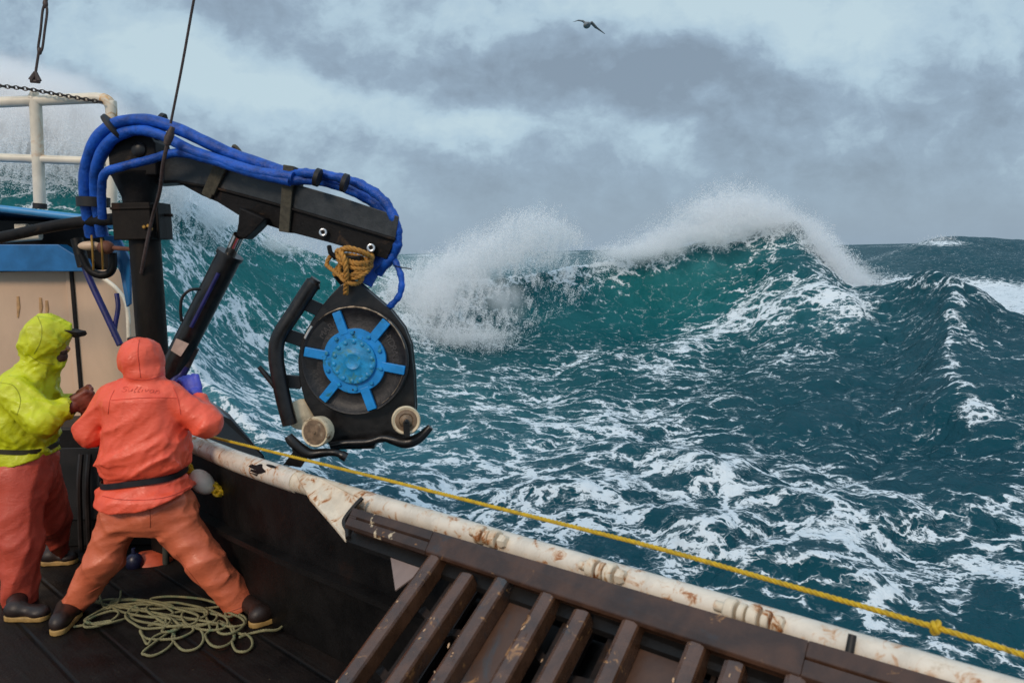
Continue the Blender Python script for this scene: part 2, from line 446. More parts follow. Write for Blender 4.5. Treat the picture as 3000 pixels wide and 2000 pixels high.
def samp(tile, X, Y):
    L = tile[4]; N = tile[0].shape[0]; a = (X / L) % 1 * N; b = (Y / L) % 1 * N
    i = a.astype(int); j = b.astype(int); fa = a - i; fb = b - j; i %= N; j %= N; i2 = (i + 1) % N; j2 = (j + 1) % N
    out = []
    for q in tile[:4]: out.append((q[i, j] * (1 - fa) + q[i2, j] * fa) * (1 - fb) + (q[i, j2] * (1 - fa) + q[i2, j2] * fa) * fb)
    return out
def ridge(X, Y, pts, wf, wb):
    """sharp-crested local wave along a polyline given as (px, distance, height)"""
    best = np.zeros_like(X); bd_ = np.full_like(X, 1e9)
    pl = [((px - 1500) / FPX * d, d, h) for px, d, h in pts]
    for (x0, y0, h0), (x1, y1, h1) in zip(pl[:-1], pl[1:]):
        dx, dy = x1 - x0, y1 - y0; L2 = dx * dx + dy * dy
        t = np.clip(((X - x0) * dx + (Y - y0) * dy) / L2, 0, 1)
        ex = X - (x0 + t * dx); ey = Y - (y0 + t * dy); dist = np.hypot(ex, ey)
        sd_ = (ex * dy - ey * dx) / (math.sqrt(L2) * np.maximum(dist, 1e-6)); k = .5 + .5 * sd_
        wd = wb + (wf - wb) * k * k * (3 - 2 * k)
        g = ((h0 + (h1 - h0) * t)) * np.exp(-(dist / wd) ** 1.35)
        best = np.where(dist < bd_, g, best); bd_ = np.minimum(bd_, dist)
    return best

X, Y, Zs, PXS = build_sea_geo()
T0 = fft_tile(512, 420, (0.5, -0.86), 1.0, 0.03, 0.9, seed=3, power=4.2)
T1 = fft_tile(512, 57, (0.75, -0.65), 0.22, 0.25, 40, seed=5, power=3.9, spread=3)
T2 = fft_tile(512, 13, (0.9, -0.43), 0.028, 2.5, 400, seed=9, power=3.5, spread=2)
d_ = Y
far = sstep(60, 140, d_)
h0, dx0, dy0, f0 = samp(T0, X, Y); h1, dx1, dy1, f1 = samp(T1, X, Y); h2, dx2, dy2, f2 = samp(T2, X, Y)
a0 = far * 0.9 * (1 - sstep(1500, 5000, d_) * .6)
a1 = (0.55 + .45 * sstep(7, 12, d_)) * (1 - 0.35 * sstep(45, 90, d_)) * (1 - sstep(300, 900, d_))
ppx, ppy = project(X, Y, Zs)
# glassy concave faces carry less chop
calm = np.exp(-(((ppx - 1720) / 330) ** 2 + ((ppy - 930) / 110) ** 2)) * .55 + np.exp(-(((ppx - 900) / 330) ** 2 + ((ppy - 820) / 110) ** 2)) * .5 + np.exp(-(((ppx - 700) / 200) ** 2 + ((ppy - 1150) / 150) ** 2)) * .5
a1 = a1 * (1 - np.clip(calm, 0, .7))
a1 = a1 * np.where(ppx < 420, .7, 1)
a2 = (1 - sstep(30, 70, d_)) * (1 - np.clip(calm, 0, .5))
Zd = Zs + h0 * a0 + h1 * a1 + h2 * a2
R1 = ridge(X, Y, [(2480, 32.5, .1), (2600, 30.5, .9), (2700, 28.8, 1.9), (2775, 26.8, 2.1), (2795, 23, 1.35), (2785, 19.5, 1.0), (2850, 17.2, .9), (2930, 15.6, .4), (2990, 14.6, .0)], 1.1, 3.2)
R2 = ridge(X, Y, [(2330, 33, .0), (2400, 31, .45), (2480, 28.5, .6), (2560, 26, .5), (2640, 22.5, .2), (2700, 20, 0)], .8, 2.4)
R3 = ridge(X, Y, [(430, 17, .2), (520, 15.6, .8), (640, 14.2, .75), (780, 12.8, .6), (880, 11.6, .4), (1000, 10.5, .0)], .8, 1.5)
R4 = ridge(X, Y, [(1500, 15.5, .0), (1750, 14.6, .22), (2000, 13.2, .38), (2100, 12.4, .3), (2300, 11.6, .32), (2500, 11.0, .25), (2700, 10.2, 0)], .6, 1.6)
R5 = ridge(X, Y, [(1250, 12.5, .0), (1500, 12.1, .18), (1800, 11.6, .2), (2000, 10.6, .28), (2200, 9.8, .3), (2450, 9.2, .3), (2700, 8.8, .0)], .45, 1.2)
R6 = ridge(X, Y, [(2150, 31.5, .0), (2000, 29.5, .35), (1880, 27, .4), (1760, 24.5, .3), (1640, 22, .0)], 1.2, 1.5)
Zd += R1 + R2 + R3 + R4 + R5 + R6
damp = 1 - sstep(400, 1500, d_)
Xd = X + (dx0 * a0 + dx1 * a1 * 1.1 + dx2 * a2) * damp; Yd = Y + (dy0 * a0 + dy1 * a1 * 1.1 + dy2 * a2) * damp
# keep the sea under the boat below her deck
under = 1 - sstep(7.0, 10.5, Yd + np.maximum(0, Xd) * .9)
Zd = np.minimum(Zd, 0.6 + (1 - under) * 40)

# ---- foam amount per vertex (soft areas; the lace itself is in the material)
ppx, ppy = project(Xd, Yd, Zd)
def G(cx, cy, sx, sy, rot=0):
    c, s = math.cos(R_(rot)), math.sin(R_(rot)); a = (ppx - cx) * c + (ppy - cy) * s; b = -(ppx - cx) * s + (ppy - cy) * c
    return np.exp(-((a / sx) ** 2 + (b / sy) ** 2))
foam = 0.17 - .45 * sstep(40, 90, d_)
for cx, cy, sx, sy, rot, am in [
    (1500, 1330, 620, 130, 8, .62), (1250, 1180, 260, 60, 0, .42), (2050, 1450, 520, 130, 18, .62), (2450, 1560, 330, 80, 30, .5), (1650, 1500, 500, 90, 12, .42),
    (2600, 1760, 120, 90, 60, .75), (2830, 1690, 220, 45, -2, 1.0), (2150, 1250, 300, 60, 20, .3), (1700, 1250, 420, 45, 10, .35),
    (2080, 960, 330, 60, -14, .42), (2230, 880, 230, 45, -28, .48), (2420, 880, 120, 45, 40, .4), (1900, 1110, 240, 45, -35, .25), (2060, 1060, 60, 120, -15, .32),
    (2060, 1330, 50, 60, 0, .3), (2250, 1000, 200, 70, -10, .18), (1400, 1080, 350, 50, 0, .25),
    (600, 830, 200, 60, 40, .5), (480, 900, 90, 90, 0, .45), (700, 960, 220, 45, 42, .55), (830, 1130, 130, 80, 45, .45), (560, 1000, 140, 120, 0, .25),
    (900, 1230, 240, 110, 10, .45), (1020, 820, 200, 80, 20, .20), (760, 690, 260, 26, 20, .9), (560, 610, 130, 60, 30, .75), (200, 430, 360, 130, 0, .6),
    (1180, 900, 260, 140, 0, .55), (1450, 760, 350, 60, 0, .9), (1330, 960, 260, 60, 10, .6), (2900, 850, 240, 34, 6, 1.2), (2700, 830, 140, 16, 4, .8),
    (2950, 905, 120, 30, 14, .9), (2765, 712, 80, 10, 0, 1.0), (2600, 745, 120, 8, -18, .5), (2240, 690, 260, 32, 8, .55), (2050, 735, 180, 26, -20, .45),
    (2500, 820, 130, 36, 40, .6), (2400, 870, 60, 24, 50, .35)]:
    foam += (am * (.38 if sx > 150 and cy > 940 else (1.2 if cx > 2650 and cy < 940 else (1.0 if cy < 780 and sy < 70 and cx > 1400 else .55)))) * G(cx, cy, sx, sy, rot)
for cx, cy, sx, sy, rot, am in [(1680, 930, 330, 95, -8, .42), (1400, 1030, 220, 50, 0, .12), (2640, 980, 150, 90, 20, .28), (2680, 1120, 260, 110, 0, .22), (760, 830, 220, 60, 12, .2), (2750, 1400, 320, 130, 12, .20), (2350, 1200, 220, 90, 0, .12), (2330, 790, 60, 60, 0, .25), (820, 830, 170, 60, 10, .12), (900, 1300, 80, 60, 0, .1), (1900, 1640, 200, 40, 15, .18)]:
    foam -= am * G(cx, cy, sx, sy, rot)
foam *= 1 - .85 * sstep(.25, .8, R1)
R1c = ridge(X, Y, [(2560, 31, 0), (2640, 30, .6), (2700, 28.8, .9), (2775, 26.8, 1), (2795, 23, 1), (2785, 19.5, 1), (2850, 17.2, 1), (2930, 15.6, .8), (2980, 14.8, 0)], .42, .6)
foam += .62 * sstep(.45, 1.05, R1c * (1 + .6 * fbm2(Xd * 1.1, Yd * 1.1, 3))) + np.clip(R2 - .25, 0, 1) * .8 + np.clip(R3 - .3, 0, 1) * 1.1 + np.clip(R4 - .14, 0, 1) * 2.0 + np.clip(R5 - .12, 0, 1) * 1.8
foam += np.clip(f1 * a1 - .42, 0, 1) * .8 * (d_ < 300)
foam += np.clip(h0 * far - 1.7, 0, 1) * .6 * (d_ < 1500)
foam += (0.30 * fbm2(Xd * .22 + 3, Yd * .22, 3) + .22 * fbm2(Xd * .8, Yd * .8, 2)) * (1 - sstep(45, 60, d_))
foam = np.minimum(np.clip(foam, 0, 1.05), .54 + .58 * sstep(20, 28, d_) + .12 * fbm2(Xd * 1.3, Yd * 1.3, 2))
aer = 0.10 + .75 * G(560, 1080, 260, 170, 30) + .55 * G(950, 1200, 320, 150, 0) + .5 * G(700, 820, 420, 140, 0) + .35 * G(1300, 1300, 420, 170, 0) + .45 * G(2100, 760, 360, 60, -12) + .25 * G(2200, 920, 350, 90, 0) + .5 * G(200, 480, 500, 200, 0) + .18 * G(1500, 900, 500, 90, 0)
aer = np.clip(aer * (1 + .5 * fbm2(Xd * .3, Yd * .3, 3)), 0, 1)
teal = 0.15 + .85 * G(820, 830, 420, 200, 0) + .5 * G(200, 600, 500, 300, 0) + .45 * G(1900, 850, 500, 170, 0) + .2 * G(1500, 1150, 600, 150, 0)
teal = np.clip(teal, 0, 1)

nx, ny = Xd.shape
idx = np.arange(nx * ny).reshape(nx, ny)
F = np.stack([idx[:-1, :-1].ravel(), idx[1:, :-1].ravel(), idx[1:, 1:].ravel(), idx[:-1, 1:].ravel()], -1)
SEAV = np.stack([Xd.ravel(), Yd.ravel(), Zd.ravel()], -1)
def attr(me, name, arr):
    a = me.attributes.new(name, 'FLOAT', 'POINT'); a.data.foreach_set('value', np.ascontiguousarray(arr.ravel(), dtype=np.float32))

def sea_mat():
    m = bpy.data.materials.new('sea_water'); m.use_nodes = True; t = NT(m.node_tree); b = t.n['Principled BSDF']
    def at(n):
        nd = t.new('ShaderNodeAttribute'); nd.attribute_name = n; return nd.outputs['Fac']
    foam, aer, teal = at('foam'), at('aer'), at('teal')
    g = t.new('ShaderNodeNewGeometry').outputs['Position']
    wn = t.noise(g, 0.7, 5, 0.6)
    wv = t.vmath('MULTIPLY', t.vmath('SUBTRACT', wn.outputs['Color'], (.5, .5, .5)), (1.5, 1.5, 1.0))
    wn2 = t.noise(g, 4.0, 4, 0.65)
    wv2 = t.vmath('MULTIPLY', t.vmath('SUBTRACT', wn2.outputs['Color'], (.5, .5, .5)), (.26, .26, .2))
    gw = t.vmath('ADD', t.vmath('ADD', g, wv), wv2)
    sm = t.mapping(gw, (.62, .95, 1.0), (0, 0, R_(16)))
    e1 = t.voro(sm, 1.5); e2 = t.voro(sm, 3.9); e3 = t.voro(sm, 9.5)
    n1 = t.noise(sm, 2.1, 9, 0.70, 0.8).outputs[0]
    n2 = t.noise(t.mapping(gw, (.5, 1, 1), (0, 0, R_(12))), 7.0, 6, 0.7).outputs[0]
    def web(e, w_): return t.math('POWER', t.math('SUBTRACT', 1, t.map(e, 0, w_, 0, 1, False)), 1.6)
    web1 = web(e1, .30); web2 = web(e2, .34); web3 = web(e3, .36)
    lace = t.math('ADD', t.math('ADD', t.math('MULTIPLY', web1, .55), t.math('MULTIPLY', web2, .42)), t.math('MULTIPLY', web3, .30))
    val = t.math('ADD', t.math('ADD', lace, t.math('MULTIPLY', n1, .85)), t.math('MULTIPLY', n2, .50))
    thr = t.math('SUBTRACT', 1.72, t.math('MULTIPLY', foam, .86))
    thr2 = t.math('ADD', thr, .26)
    fm = t.map(val, thr, thr2)
    thin = t.map(val, t.math('SUBTRACT', thr, .20), thr2, 0, .26)
    fmask = t.math('MAXIMUM', fm, thin)
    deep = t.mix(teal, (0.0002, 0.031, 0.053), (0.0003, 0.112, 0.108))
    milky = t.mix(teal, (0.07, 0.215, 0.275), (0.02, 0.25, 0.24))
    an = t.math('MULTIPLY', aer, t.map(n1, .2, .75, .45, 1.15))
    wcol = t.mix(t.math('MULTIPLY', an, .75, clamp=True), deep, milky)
    col = t.mix(fmask, wcol, (0.70, 0.76, 0.79))
    r1 = t.noise(t.mapping(g, (1, .6, 1), (0, 0, R_(15))), 3.2, 6, .62, .2).outputs[0]
    r2 = t.noise(g, 14, 4, .6).outputs[0]
    sepp = t.new('ShaderNodeSeparateXYZ'); t.put(sepp.inputs[0], g); fade = t.map(sepp.outputs[1], 35, 110, 1, .15)
    nb = t.bump(t.math('MULTIPLY', r1, fade), .6, .11); nb = t.bump(t.math('MULTIPLY', r2, fade), .4, .025, nb)
    nb = t.bump(t.math('MULTIPLY', val, fade), .30, .05, nb)
    # body colour under a sea-roughened Fresnel reflection (wave facets shade one another at grazing angles)
    t.n.remove(b); df = t.new('ShaderNodeBsdfDiffuse'); gl_ = t.new('ShaderNodeBsdfGlossy'); fr = t.new('ShaderNodeFresnel'); mx = t.new('ShaderNodeMixShader')
    t.put(df.inputs['Color'], col); t.put(df.inputs['Normal'], nb); t.put(gl_.inputs['Normal'], nb); t.put(fr.inputs['Normal'], nb); fr.inputs[0].default_value = 1.33
    t.put(gl_.inputs['Roughness'], t.math('ADD', t.math('MULTIPLY', fmask, .5), .16)); gl_.inputs[0].default_value = (.95, .98, 1, 1)
    t.put(mx.inputs[0], t.math('MULTIPLY', t.math('MINIMUM', fr.outputs[0], .42), t.math('SUBTRACT', .34, t.math('MULTIPLY', fmask, .26))))
    t.l.new(df.outputs[0], mx.inputs[1]); t.l.new(gl_.outputs[0], mx.inputs[2]); t.l.new(mx.outputs[0], t.n['Material Output'].inputs[0])
    return m
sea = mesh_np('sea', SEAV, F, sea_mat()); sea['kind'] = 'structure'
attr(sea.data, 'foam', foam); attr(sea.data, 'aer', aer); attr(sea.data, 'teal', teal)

# ================================================================== SPRAY: clouds of single droplets
def spray_mat():
    m = bpy.data.materials.new('spray_droplets'); m.use_nodes = True; t = NT(m.node_tree); t.n.remove(t.n['Principled BSDF'])
    a = t.new('ShaderNodeBsdfDiffuse'); b_ = t.new('ShaderNodeBsdfTranslucent'); a.inputs[0].default_value = (.95, .965, .975, 1); b_.inputs[0].default_value = (.95, .965, .975, 1)
    mx = t.new('ShaderNodeMixShader'); mx.inputs[0].default_value = .5; t.l.new(a.outputs[0], mx.inputs[1]); t.l.new(b_.outputs[0], mx.inputs[2]); t.l.new(mx.outputs[0], t.n['Material Output'].inputs[0])
    return m
M_SPRAY = spray_mat()
def drops(name, label, n, rho, box, depth, size=(1.3, 3.6), dsig=.8, streak=(0, 0)):
    """n droplets; rho(px,py) density, depth(px,py) distance out to sea, size in photo pixels at that distance"""
    x0, y0, x1, y1 = box; PX, PY = [], []; got = 0; it = 0
    while got < n and it < 160:
        a = RNG.uniform(x0, x1, 200000); c = RNG.uniform(y0, y1, 200000); k = RNG.random(200000) < rho(a, c)
        PX.append(a[k]); PY.append(c[k]); got += k.sum(); it += 1
    px = np.concatenate(PX)[:n]; py = np.concatenate(PY)[:n]; n = len(px)
    d = depth(px, py) + RNG.normal(size=n) * dsig
    u = (px - 1500) / FPX; v = (1000 - py) / FPX
    r = np.array(_F)[None] + u[:, None] * np.array(_Rt)[None] + v[:, None] * np.array(_Up)[None]
    c = np.array(CAM)[None] + r * (d / r[:, 1])[:, None]
    s = (size[0] + (size[1] - size[0]) * RNG.random(n) ** 2.2) * d / FPX
    A = RNG.normal(size=(n, 3)); A /= np.linalg.norm(A, axis=1, keepdims=True); B = RNG.normal(size=(n, 3)); B -= (A * B).sum(1, keepdims=True) * A; B /= np.linalg.norm(B, axis=1, keepdims=True)
    st = np.array([streak[0], 0, streak[1]])[None] * s[:, None]
    V = np.stack([c + A * s[:, None] * .7 + st, c - A * s[:, None] * .5 + B * s[:, None] * .6, c - A * s[:, None] * .5 - B * s[:, None] * .6], 1).reshape(-1, 3)
    o = mesh_np(name, V, np.arange(3 * n).reshape(n, 3), M_SPRAY, None, smooth=False); o['kind'] = 'stuff'; o['label'] = label; o['category'] = 'spray'
    return o
def ip(xs, ys): return lambda x: np.interp(x, xs, ys)
cr_d = ip([c[0] for c in SW], [c[6][0] for c in SW]); cr_z = ip([c[0] for c in SW], [c[6][1] for c in SW])
# left-hand burst between boat and main wave
topA = ip([1080, 1150, 1250, 1330, 1400, 1470, 1530, 1580, 1640, 1690, 1740, 1800], [800, 770, 752, 705, 668, 632, 605, 598, 612, 655, 720, 790])
botA = ip([1080, 1200, 1300, 1450, 1560, 1650, 1720, 1800], [1020, 1030, 1025, 1020, 960, 880, 830, 800])
def rhoA(x, y):
    n1 = fbm2(x / 70, y / 70, 4); n2 = fbm2(x / 16 + y / 60, y / 60, 4)
    t = topA(x) + n1 * 26; b_ = botA(x) + n1 * 20
    up = sstep(-30, 70, y - t); dn = 1 - sstep(-70, 40, y - b_)
    core = np.exp(-(((x - 1230) / 150) ** 2 + ((y - 860) / 120) ** 2)) * 1.0 + np.exp(-(((x - 1560) / 120) ** 2 + ((y - 680) / 80) ** 2)) * .8 + np.exp(-(((x - 1400) / 110) ** 2 + ((y - 760) / 80) ** 2)) * .8 + np.exp(-(((x - 1420) / 150) ** 2 + ((y - 985) / 30) ** 2)) * .6
    hole = np.exp(-(((x - 1500) / 110) ** 2 + ((y - 850) / 70) ** 2)) * .45
    side = sstep(1060, 1120, x) * (1 - sstep(1690, 1830, x))
    return np.clip(up * dn * side * np.clip(.16 + core * .8 - hole + .45 * n1 + .42 * n2, .015, 1), 0, 1)
drops('sea_spray', 'white burst of spray exploding left of the tall wave behind the hauler', 230000, rhoA, (1060, 540, 1840, 1080), lambda x, y: 29.8 - np.clip((y - 800) / 200, 0, 1.1) * 3.0, (.8, 2.6), .6)
# crest of the main wave
topB = ip([1700, 1780, 1850, 1950, 2030, 2100, 2150, 2220, 2300, 2380, 2440, 2480, 2540, 2640, 2720], [780, 735, 700, 640, 585, 545, 535, 555, 600, 640, 690, 750, 790, 840, 870])
botB = ip([1700, 1800, 1900, 2000, 2100, 2200, 2300, 2380, 2440, 2520, 2600, 2680], [800, 780, 765, 745, 730, 700, 700, 760, 840, 880, 900, 900])
def rhoB(x, y):
    n1 = fbm2(x / 80 + 5, y / 60, 4); n2 = fbm2(x / 45 - y / 30, y / 12 + x / 40, 3)
    t = topB(x) + n1 * 24; up = sstep(-45, 75, y - t); dn = 1 - sstep(-45, 20, y - botB(x) - n1 * 14)
    core = np.exp(-(((x - 2440 - (y - 750) * .9) / 60) ** 2 + ((y - 760) / 90) ** 2)) * 1.0 + np.exp(-(((x - 2150) / 190) ** 2 + ((y - 620) / 55) ** 2)) * .25 + np.exp(-(((x - 1830) / 110) ** 2 + ((y - 745) / 28) ** 2)) * .35 + np.exp(-((y - ip([1700, 1850, 1950, 2100, 2230, 2330, 2400], [760, 735, 700, 665, 640, 650, 700])(x)) / 26) ** 2) * .12
    return np.clip(up * dn * sstep(1690, 1760, x) * (1 - sstep(2620, 2720, x)) * np.clip(.20 + core * .8 + .20 * n1 + .16 * n2, .01, 1), 0, 1)
drops('sea_spray', 'veil of white spray blown off the crest of the tallest wave', 200000, rhoB, (1680, 470, 2740, 930), lambda x, y: cr_d(x) - .5 - np.clip((y - topB(x) - 60) / 150, 0, 1.0) * 1.0, (.8, 2.4), .45)
# breaking crest behind the railing
topC = ip([-100, 0, 100, 200, 300, 380, 450, 520, 600, 700, 800, 960, 1100], [215, 228, 248, 262, 300, 365, 440, 500, 570, 625, 670, 725, 760])
botC = ip([-100, 200, 330, 450, 520, 600, 700, 800, 960, 1100], [560, 560, 600, 640, 720, 740, 740, 740, 775, 800])
def rhoC(x, y):
    n1 = fbm2(x / 70 + 9, y / 70, 4); n2 = fbm2(x / 14 + y / 90, y / 80, 3); t = topC(x) + n1 * 22
    up = sstep(-25, 45, y - t); dn = 1 - sstep(-160, 30, y - botC(x)) 
    return np.clip(up * dn * np.clip(.5 + .4 * n1 + .45 * n2 - .3 * sstep(420, 600, x), .01, 1) * (1 - sstep(960, 1100, x)), 0, 1)
drops('sea_spray', 'curtain of spray on the breaking wave behind the ivory railing', 280000, rhoC, (-120, 180, 1110, 820), lambda x, y: cr_d(x) - .6 - np.clip((y - topC(x)) / 300, 0, 1) * 1.6, (1.0, 3.2), .35)
def rhoD(x, y): return np.exp(-(((x - 2765) / 34) ** 2 + ((y - 712) / 12) ** 2)) * .9 + np.exp(-(((x - 2680) / 60) ** 2 + ((y - 735 - (2680 - x) * .18) / 5) ** 2)) * .5
drops('sea_spray', 'small whitecap on the distant swell at the right horizon', 5000, rhoD, (2560, 660, 2860, 790), lambda x, y: 93.5 + 0 * x, (1.2, 3.0), .6)

def mist(name, label, blobs, amp, nscale=1.1, thr=.30):
    """drifting mist: blobs = (px, py, distance, half sizes in metres x, y, z)"""
    m = bpy.data.materials.new('mist'); m.use_nodes = True; t = NT(m.node_tree); t.n.remove(t.n['Principled BSDF'])
    g = t.new('ShaderNodeNewGeometry').outputs['Position']
    nz = t.noise(t.mapping(g, (1, .7, .8), (0, R_(20), 0)), nscale, 5, .66, .35); n = nz.outputs[0]
    gw = t.vmath('ADD', g, t.vmath('MULTIPLY', t.vmath('SUBTRACT', nz.outputs['Color'], (.5, .5, .5)), (1.2, .6, 1.2)))
    acc = None; pts = []
    for (px, py, d, sx, sy, sz) in blobs:
        c = P(px, py, d); pts += [c + Vector((sx, sy, sz)) * 2.1, c - Vector((sx, sy, sz)) * 2.1]
        q = t.vmath('MULTIPLY', t.vmath('SUBTRACT', gw, tuple(c)), (1 / sx, 1 / sy, 1 / sz)); l = t.vmath('DOT_PRODUCT', q, q)
        e = t.math('EXPONENT', t.math('MULTIPLY', l, -1.0)); acc = e if acc is None else t.math('ADD', acc, e)
    dn = t.math('SUBTRACT', t.math('ADD', t.math('MULTIPLY', acc, 1.0), t.math('MULTIPLY', t.math('SUBTRACT', n, .5), 1.7)), thr)
    dn = t.math('MULTIPLY', t.math('MULTIPLY', t.math('MAXIMUM', dn, 0), t.math('MINIMUM', t.math('MULTIPLY', acc, 2.5), 1)), amp)
    vs_ = t.new('ShaderNodeVolumeScatter'); vs_.inputs['Color'].default_value = (1, 1, 1, 1); vs_.inputs['Anisotropy'].default_value = .1
    t.put(vs_.inputs['Density'], dn); t.l.new(vs_.outputs[0], t.n['Material Output'].inputs['Volume'])
    m.cycles.volume_step_rate = 1.0
    lo = np.array([list(p) for p in pts]).min(0); hi = np.array([list(p) for p in pts]).max(0); c = Vector((lo + hi) / 2)
    mb = MB(); mb.box(c, (float(hi[0] - lo[0]) / 2, 0, 0), (0, float(hi[1] - lo[1]) / 2, 0), (0, 0, float(hi[2] - lo[2]) / 2))
    o = mb.build(name, m, None, smooth=False); o['kind'] = 'stuff'; o['label'] = label; o['category'] = 'mist'; return o
mist('sea_mist', 'dense white mist of the burst left of the tall wave', [(1180, 900, 28.6, 1.5, .8, 1.3), (1300, 830, 29.2, 1.3, .8, 1.2), (1420, 745, 30, 1.2, .8, 1.0), (1540, 680, 31, 1.2, .8, .9), (1640, 700, 31.8, .9, .8, .8), (1380, 985, 27.6, 1.8, .7, .42), (1150, 980, 27.6, 1.2, .7, .7), (1480, 880, 29, 1.0, .7, .8)], 2.0, 1.5, .42)
mist('sea_mist', 'mist streaming off the crest of the tallest wave', [(1840, 745, 33.6, 1.3, .6, .45), (1950, 700, 34.2, 1.2, .6, .6), (2050, 640, 34.8, 1.2, .7, .8), (2150, 612, 34.8, 1.3, .7, .95), (1900, 735, 33.6, 1.5, .5, .35), (2080, 690, 34.2, 1.3, .5, .4), (2250, 668, 34.4, 1.2, .5, .4), (2260, 620, 35, 1.2, .7, .75), (2360, 670, 34.8, .9, .6, .6), (2440, 745, 34.4, .7, .5, .8), (2510, 820, 34.2, .8, .5, .5), (2610, 850, 34.4, .9, .5, .35)], 2.4, 1.4, .36)
mist('sea_mist', 'pale mist hanging over the wave behind the railing', [(-60, 330, 20.6, 1.3, .7, .9), (90, 330, 20.6, 1.3, .7, .8), (230, 380, 20.8, 1.2, .7, .9), (350, 450, 21, .9, .7, .8), (480, 560, 21.2, .9, .5, .7), (620, 640, 23.4, 1.1, .5, .5), (800, 715, 26.5, 1.4, .5, .3), (120, 400, 20.0, 2.4, .6, 1.1), (0, 290, 20.6, 1.8, .7, .9)], 4.0)
# ================================================================== MATERIALS
def mat(name, base, rough=.5, metal=0.0, var=.3, vs=9.0, second=None, wear=None, rust=None, bump=None, spec=.5, stretch=(1, 1, 1), coat=0, sheen=0):
    """base colour broken up by dirt; second = (colour, scale, low, high) patches; rust = (scale, low, high)"""
    m = bpy.data.materials.new(name); m.use_nodes = True; t = NT(m.node_tree); b = t.n['Principled BSDF']
    co = t.new('ShaderNodeTexCoord').outputs['Object']; cs = t.mapping(co, stretch) if stretch != (1, 1, 1) else co
    n = t.noise(cs, vs, 6, .62, .3).outputs[0]
    lo = tuple(c * (1 - var) for c in base); hi = tuple(min(1, c * (1 + var)) for c in base)
    col = t.mix(t.map(n, .3, .7), lo, hi); r = t.math('ADD', t.math('MULTIPLY', t.math('SUBTRACT', n, .5), .35), rough)
    if second:
        c2, sc, a, b_ = second; k = t.map(t.noise(cs, sc, 7, .65, .6).outputs[0], a, b_); col = t.mix(k, col, c2)
    if rust:
        sc, a, b_ = rust; nn = t.noise(t.mapping(co, loc=(3, 5, 1)), sc, 9, .68, .8).outputs[0]
        k0 = t.map(nn, a - .06, a + .02); k = t.map(nn, a, b_)
        rc = t.mix(t.noise(co, sc * 4, 5, .7).outputs[0], (.46, .165, .035), (.20, .060, .016))
        col = t.mix(t.math('MULTIPLY', k0, .55), col, (.55, .27, .09)); col = t.mix(k, col, rc)
        r = t.math('ADD', r, t.math('MULTIPLY', k, .3))
    t.put(b.inputs['Base Color'], col); t.put(b.inputs['Roughness'], t.math('MINIMUM', t.math('MAXIMUM', r, .05), 1.0))
    b.inputs['Metallic'].default_value = metal; b.inputs['Specular IOR Level'].default_value = spec
    b.inputs['Coat Weight'].default_value = coat; b.inputs['Coat Roughness'].default_value = .15
    if bump:
        sc, st, di = bump; t.put(b.inputs['Normal'], t.bump(t.noise(cs, sc, 6, .65).outputs[0], st, di))
    return m
m_white = mat('white_paint', (.72, .64, .53), .30, var=.12, vs=9, rust=(17, .58, .66), second=((.46, .33, .20), 9, .60, .78), bump=(30, .3, .004), coat=.3)
m_rustrail = mat('rusty_white_paint', (.70, .60, .46), .4, var=.12, vs=14, rust=(10, .555, .60), bump=(40, .4, .005), second=((.42, .24, .10), 14, .60, .72))
m_cream = mat('cream_paint', (.66, .46, .31), .42, var=.08, vs=2.5, rust=(1.6, .70, .80), bump=(6, .15, .01), stretch=(1, 1, .5))
m_rail2 = mat('ivory_paint', (.74, .66, .52), .4, var=.12, vs=5, rust=(2.6, .66, .78), bump=(20, .2, .004))
m_blue = mat('blue_deck_paint', (.010, .14, .36), .42, var=.25, vs=4, second=((.02, .06, .10), 3, .62, .75), bump=(12, .2, .004))
m_lblue = mat('light_blue_paint', (.05, .25, .50), .4, var=.2, vs=6, bump=(12, .2, .003))
m_black = mat('black_paint', (.010, .009, .009), .34, var=.5, vs=14, second=((.07, .045, .03), 11, .66, .74), bump=(26, .35, .004), spec=.5)
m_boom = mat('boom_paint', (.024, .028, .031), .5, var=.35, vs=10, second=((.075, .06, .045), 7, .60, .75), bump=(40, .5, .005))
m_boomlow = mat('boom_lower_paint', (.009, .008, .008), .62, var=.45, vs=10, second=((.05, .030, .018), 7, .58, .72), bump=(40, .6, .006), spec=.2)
m_mast = mat('mast_paint', (.012, .009, .007), .5, var=.5, vs=6, second=((.05, .022, .012), 5, .60, .74), bump=(26, .6, .006), stretch=(1, 1, .4), spec=.15)
m_strap = mat('strap_webbing', (.075, .068, .048), .85, var=.3, vs=40, bump=(90, .6, .003))
m_hose = mat('blue_hose_sleeve', (.006, .075, .40), .42, var=.45, vs=9, bump=(28, .8, .012), spec=.4)
m_navy = mat('navy_hose', (.012, .012, .11), .45, var=.3, vs=10, bump=(20, .3, .004))
m_hub = mat('bright_blue_paint', (.004, .24, .62), .42, var=.16, vs=14, second=((.012, .14, .17), 15, .55, .68), bump=(34, .35, .003))
m_hubcap = mat('worn_blue_paint', (.01, .25, .52), .45, var=.25, vs=26, second=((.045, .22, .26), 22, .50, .64), bump=(30, .6, .004))
m_drum = mat('black_sheave', (.016, .014, .014), .5, var=.5, vs=26, second=((.085, .08, .06), 34, .64, .76), bump=(55, .7, .004))
m_ring = mat('worn_lit_edge', (.40, .31, .22), .4, metal=.5, var=.4, vs=22, second=((.04, .03, .025), 14, .52, .62))
m_roller = mat('nylon_roller', (.68, .56, .38), .5, var=.18, vs=14, second=((.16, .075, .03), 16, .55, .68), bump=(30, .3, .003))
m_rollerdirty = mat('dirty_roller_face', (.17, .11, .065), .6, var=.4, vs=30, second=((.42, .33, .22), 22, .56, .70), bump=(40, .5, .004))
